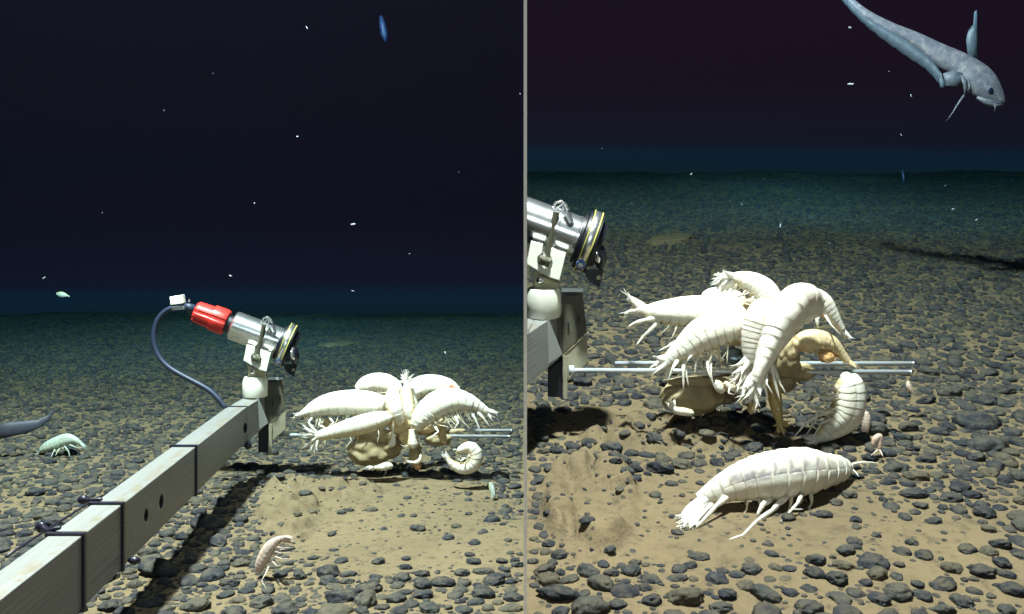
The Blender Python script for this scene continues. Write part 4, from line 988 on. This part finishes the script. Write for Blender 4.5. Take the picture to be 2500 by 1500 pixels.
yg = on_ground(zJ, 300, 1300)
amphipod('small green white amphipod walking on the nodules at the left', [(160, 1270, 18), (210, 1240, 34), (270, 1215, 40), (340, 1190, 38), (390, 1195, 24), (435, 1220, 12)], yg - .02, zJ, M_AMPHB, GF, dorsal=-1, segs=11, tail=[(465, 1230), (455, 1245), (460, 1240)],
         legs=[[(260, 1255), (245, 1280), (232, 1315), 7], [(290, 1250), (275, 1275), (262, 1300), 6], [(320, 1235), (350, 1270), (358, 1308), 7], [(350, 1225), (400, 1245), (450, 1245), 6]], feel=[[(150, 1275), (130, 1262), (118, 1255), 3], [(150, 1280), (125, 1290), (112, 1282), 3]], autolegs=4, seed=43, ldy=-.03)
amphipod('tiny pale leaf shaped amphipod floating in dark water at the upper left', [(270, 212, 8), (300, 218, 19), (325, 222, 14), (345, 228, 5), (358, 232, 2)], 5.0, zJ, M_AMPHB, GF, segs=6, plates=False, seed=44)
yg = on_ground(zB, 2060, 1330)
amphipod('small whitish amphipod upright among nodules below the right end of the left rods', [(2065, 1310, 18), (2055, 1270, 26), (2040, 1220, 26), (2035, 1180, 14)], yg, zB, M_AMPHB, GF, segs=7, plates=False, seed=45, tail=[(2075, 1330), (2060, 1335)])
yg = on_ground(zE, 1890, 1320)
amphipod('pale grey elongated amphipod on the seabed beside the hanging C shaped one', [(1900, 1130, 16), (1905, 1180, 30), (1895, 1250, 32), (1885, 1300, 18)], yg, zE, M_AMPHP, GF, segs=8, plates=False, seed=46)
yg = on_ground(zL, 800, 400)
amphipod('small pink white amphipod clambering over nodules right of the big lying one', [(745, 285, 14), (765, 235, 26), (800, 215, 24), (800, 280, 20), (795, 330, 12)], yg, zL, M_AMPHP, GF, segs=8, plates=False, seed=47, legs=[[(785, 320), (750, 350), (725, 365), 9], [(800, 320), (820, 360), (830, 385), 8]])
yg = on_ground(zE, 2240, 1000)
amphipod('small brownish pink amphipod on the nodules right of the rod tips', [(2215, 900, 10), (2225, 940, 22), (2250, 985, 14), (2265, 1010, 5)], yg, zE, M_AMPHP, GF, segs=6, plates=False, seed=48)

# ------------------------------------------------------------ fish
def fish_material():
    m = bpy.data.materials.new('blue_grey_fish_skin'); m.use_nodes = True; nt = m.node_tree; b = nt.nodes['Principled BSDF']
    g = nt.nodes.new('ShaderNodeNewGeometry').outputs['Position']
    at = nt.nodes.new('ShaderNodeAttribute'); at.attribute_name = 'belly'
    n = noise_node(nt, g, 45, 8, 0.7)
    c1 = ramp(nt, n.outputs['Fac'], [(0.35, (0.065, 0.07, 0.105)), (0.55, (0.12, 0.12, 0.155)), (0.74, (0.30, 0.27, 0.27))]).outputs['Color']
    c2 = ramp(nt, n.outputs['Fac'], [(0.35, (0.045, 0.065, 0.10)), (0.7, (0.10, 0.13, 0.17))]).outputs['Color']
    nt.links.new(mix(nt, at.outputs['Fac'], c1, c2), b.inputs['Base Color'])
    b.inputs['Roughness'].default_value = 0.5
    bp = nt.nodes.new('ShaderNodeBump'); bp.inputs['Strength'].default_value = 0.4; bp.inputs['Distance'].default_value = 0.004
    nt.links.new(n.outputs['Fac'], bp.inputs['Height']); nt.links.new(bp.outputs['Normal'], b.inputs['Normal'])
    return m
M_FISH = fish_material()
YF = 3.5
def HF(u, v, d=0): return P(*zH(u, v), YF + d)
m = MB()
# trunk from tail (outside the frame) to snout: (u, v, half height)
tr_ = [(-100, -560, 20), (110, -240, 44), (330, -40, 58), (640, 135, 70), (1000, 305, 96), (1300, 500, 150), (1550, 625, 168), (1750, 785, 208), (1900, 915, 185), (2020, 1020, 120), (2095, 1082, 60), (2130, 1110, 18)]
q = [tuple(HF(u, v, .10 * max(0, 1 - i / 7.5))) + (h / 5.3 * YF / F,) for i, (u, v, h) in enumerate(tr_)]
cv = catmull(q, 90); ps = [Vector(c[:3]) for c in cv]; fr = frames(ps); vs = []; be = []; fs = []; NS = 32
for c, p, (t, a, b) in zip(cv, ps, fr):
    for j in range(NS):
        an = 2 * math.pi * j / NS; r = max(1e-4, c[3]); co = math.cos(an)
        vs.append(p + b * (-co) * r + a * math.sin(an) * r * .55); be.append(max(0, min(1, .5 + co * -1.1)) if False else 0.0)
for i in range(89):
    for j in range(NS): fs.append((i * NS + j, i * NS + (j + 1) % NS, (i + 1) * NS + (j + 1) % NS, (i + 1) * NS + j))
fs += [tuple(range(NS)), tuple(89 * NS + j for j in range(NS))[::-1]]
m.add(vs, fs, 0, belly=be)
def fin(poly, d, th=.003, bel=1.0):
    n_ = len(poly); a_ = [HF(u, v, d) for u, v in poly]; b_ = [p + Vector((0, th, 0)) for p in a_]
    c1 = sum(a_, Vector()) / n_ - Vector((0, .002, 0)); c2 = sum(b_, Vector()) / n_ + Vector((0, .002, 0))
    m.add(a_ + b_ + [c1, c2], [((i + 1) % n_, i, 2 * n_) for i in range(n_)] + [(n_ + i, n_ + (i + 1) % n_, 2 * n_ + 1) for i in range(n_)] + [(i, (i + 1) % n_, (i + 1) % n_ + n_, i + n_) for i in range(n_)], 0, belly=bel)
def strip(top, bot, d0, d1, th=.004):
    """ribbon fin between two edges"""
    n_ = 40; T_ = catmull(top, n_); B_ = catmull(bot, n_); vs = []
    for i in range(n_):
        dd = d0 + (d1 - d0) * i / (n_ - 1); jag = 10 * math.sin(i * 2.1)
        t_ = HF(T_[i][0], T_[i][1], dd - .012); b_ = HF(B_[i][0] + jag * .4, B_[i][1] + jag, dd + .004); mm_ = t_.lerp(b_, .5) + Vector((0, -.008 + .003 * math.sin(i * 1.9), 0))
        vs += [t_, mm_, b_, b_ + Vector((0, th * .4, 0)), mm_ + Vector((0, th, 0)), t_ + Vector((0, th, 0))]
    fs = []
    for i in range(n_ - 1):
        for j in range(6): fs.append((i * 6 + j, (i + 1) * 6 + j, (i + 1) * 6 + (j + 1) % 6, i * 6 + (j + 1) % 6))
    m.add(vs, fs, 0, belly=1.0)
strip([(-60, -460), (110, -200), (330, 10), (640, 180), (950, 370), (1180, 560), (1320, 740)], [(-130, -460), (50, -180), (280, 70), (560, 300), (870, 520), (1120, 690), (1310, 900)], .09, .0)
fin([(1660, 500), (1640, 300), (1665, 190), (1735, 100), (1745, -60), (1775, -80), (1780, 200), (1790, 550)], .01, .004)
fin([(1310, 760), (1380, 880), (1350, 935), (1300, 915), (1290, 830)], -.025, .005)
fin([(1600, 740), (1590, 860), (1520, 910), (1380, 900), (1340, 740), (1480, 700)], -.032, .004, .6)
fin([(1560, 760), (1640, 790), (1650, 980), (1610, 1010), (1600, 880)], -.034, .004, .2)
tube(m, [HF(1640, 985, -.02), HF(1575, 1070, -.03), HF(1520, 1150, -.03), HF(1460, 1250, -.03), HF(1380, 1355, -.03)], [.005, .0042, .0035, .0022, .0008], 8, belly=.2)
tube(m, [HF(2005, 1090, -.02), HF(2012, 1180, -.02), HF(2000, 1230, -.02)], [.002, .0015, .0006], 6, belly=.2)
# jaw line, lips
tube(m, [HF(2118, 1125, -.004), HF(2040, 1120, -.014), HF(1930, 1090, -.020), HF(1840, 1060, -.022)], [.004, .005, .005, .002], 8, belly=.1)
tube(m, [HF(2110, 1148, -.004), HF(2020, 1150, -.008), HF(1900, 1115, -.014), HF(1780, 1050, -.018)], [.006, .010, .012, .006], 10, belly=.3)
# gill cover rim
tube(m, [HF(1620, 760, -.035), HF(1665, 830, -.036), HF(1680, 920, -.033), HF(1650, 990, -.022)], [.003, .005, .005, .003], 8, belly=.0)
# eye with pale ring
e = HF(1945, 958, -.026); blob(m, e, [(.0125, 0, 0), (0, .008, 0), (0, 0, .0125)], 3, mi=0, belly=.3); blob(m, e + Vector((0, -.0045, 0)), [(.0102, 0, 0), (0, .006, 0), (0, 0, .0102)], 3, mi=1, belly=0.0)
blob(m, HF(2025, 1030, -.020), [(.0022, 0, 0), (0, .002, 0), (0, 0, .0022)], 2, mi=1, belly=0.0)
tag(m.build('fish', [M_FISH, M_EYE]), 'blue grey fish with ribbon fin swimming head down in the top right corner', 'fish')
# tail of a second fish at the left edge
m = MB(); pts = [zJ(-180, 1150), zJ(-60, 1125), zJ(60, 1108), zJ(150, 1085), zJ(205, 1050), (zJ(250, 1000))]
tube(m, [P(*p, 3.3 + .02 * i) for i, p in enumerate(pts)], [.026, .028, .024, .016, .010, .002], 14, belly=0.0, flat=.4)
tag(m.build('fish', [mat('dim_grey_fish', (0.03, 0.032, 0.05), 0.6, var=.3, vscale=30)]), 'dim grey tapering fish tail entering at the left edge of the seabed', 'fish')
m = MB(); tube(m, [P(930, 40, 6), P(934, 62, 6), P(938, 85, 6), P(941, 103, 6)], [.012, .022, .024, .004], 10)
tag(m.build('distant_swimmer', M_BLUEGHOST), 'faint blue swimming animal high in the dark water of the left half', 'animal')
m = MB(); tube(m, [P(2203, 416, 5), P(2206, 432, 5), P(2204, 450, 5)], [.003, .007, .002], 8)
tag(m.build('distant_swimmer', M_BLUEGHOST), 'thin pale blue swimmer above the far seabed on the right', 'animal')

# pale silt bank in the distance on each side
def bank(px, py, hw, label, ang):
    g = ground_pt(px, py); m = MB(); k = g.y / F
    up_ = .035
    V, Fs = ico(4); vs = []
    for v in V:
        n_ = 1 + .35 * noise.noise(Vector(v) * 2.2 + Vector((px * .01, 0, 0)))
        vs.append(g + Vector((v[0] * hw * k * n_, v[1] * .2 * n_ + v[0] * ang, v[2] * up_ + gz(g.x, 1) * (v[1] * .2 + v[0] * ang))))
    m.add(vs, Fs); tag(m.build('silt_bank', M_SAND), label, 'silt bank')
bank(830, 843, 46, 'pale low silt bank on the far seabed behind the left camera housing', .1)
bank(1640, 587, 70, 'pale low silt bank on the far seabed behind the right cluster', .15)

# ------------------------------------------------------------ drifting flecks
FL = [(750, 69, 3), (726, 334, 3.5), (862, 548, 5), (621, 497, 2.5), (861, 711, 3), (107, 679, 3), (563, 674, 5), (1087, 862, 4), (2077, 206, 6), (1687, 426, 5), (2384, 537, 4), (2327, 511, 3.5), (1905, 551, 5), (2308, 454, 2.5), (2171, 175, 2), (2026, 595, 3), (2224, 234, 3), (705, 1190, 2.5), (1900, 1000, 2.5), (1270, 230, 2), (1590, 800, 2), (2075, 68, 6), (1470, 363, 2), (2200, 330, 1.8), (1812, 500, 2), (400, 270, 1.5), (250, 520, 1.5), (1000, 620, 1.6), (1120, 420, 1.5), (520, 180, 1.5)]
for k, (px, py, s) in enumerate(FL):
    Y = random.uniform(2.2, 3.6); p = P(px, py, Y); r = s * .42 * Y / F
    if p.z < gz(p.x, p.y) + .05: Y = 2.3 if px < CX else 1.9; p = P(px, py, Y)
    m = MB(); ax = Vector((random.uniform(-1, 1), .2, random.uniform(-1, 1))).normalized(); fr_ = frames([p, p + ax])[0]
    blob(m, p, [fr_[0] * r * random.uniform(1.2, 3.8), fr_[1] * r, fr_[2] * r], 2, .5, 2, seed=k)
    o = m.build('marine_snow_fleck', M_SNOW)
    tag(o, 'tiny white fleck drifting in the dark water of the %s half' % ('left' if px < CX else 'right'), 'fleck', 'white flecks drifting in the %s water' % ('left' if px < CX else 'right'))

# ------------------------------------------------------------ water haze
def haze():
    a, b = Vector((-26, -0.4, -4.0)), Vector((26, 17.6, 2.7))
    vs = [(x, y, z_) for x in (a.x, b.x) for y in (a.y, b.y) for z_ in (a.z, b.z)]
    me = bpy.data.meshes.new('haze'); me.from_pydata(vs, [], [(0, 1, 3, 2), (4, 6, 7, 5), (0, 4, 5, 1), (2, 3, 7, 6), (0, 2, 6, 4), (1, 5, 7, 3)])
    m = bpy.data.materials.new('sea_water'); m.use_nodes = True; nt = m.node_tree; nt.nodes.remove(nt.nodes['Principled BSDF'])
    v = nt.nodes.new('ShaderNodeVolumePrincipled'); v.inputs['Color'].default_value = (0.004, 0.016, 0.030, 1); v.inputs['Density'].default_value = 0.075
    v.inputs['Absorption Color'].default_value = (0.0, 0.60, 0.74, 1)
    v.inputs['Anisotropy'].default_value = 0.8
    nt.links.new(v.outputs[0], nt.nodes['Material Output'].inputs['Volume']); me.materials.append(m)
    o = bpy.data.objects.new('haze', me); COL.objects.link(o); o['kind'] = 'stuff'
haze()
for o in bpy.data.objects:
    if '_o' in o: del o['_o']
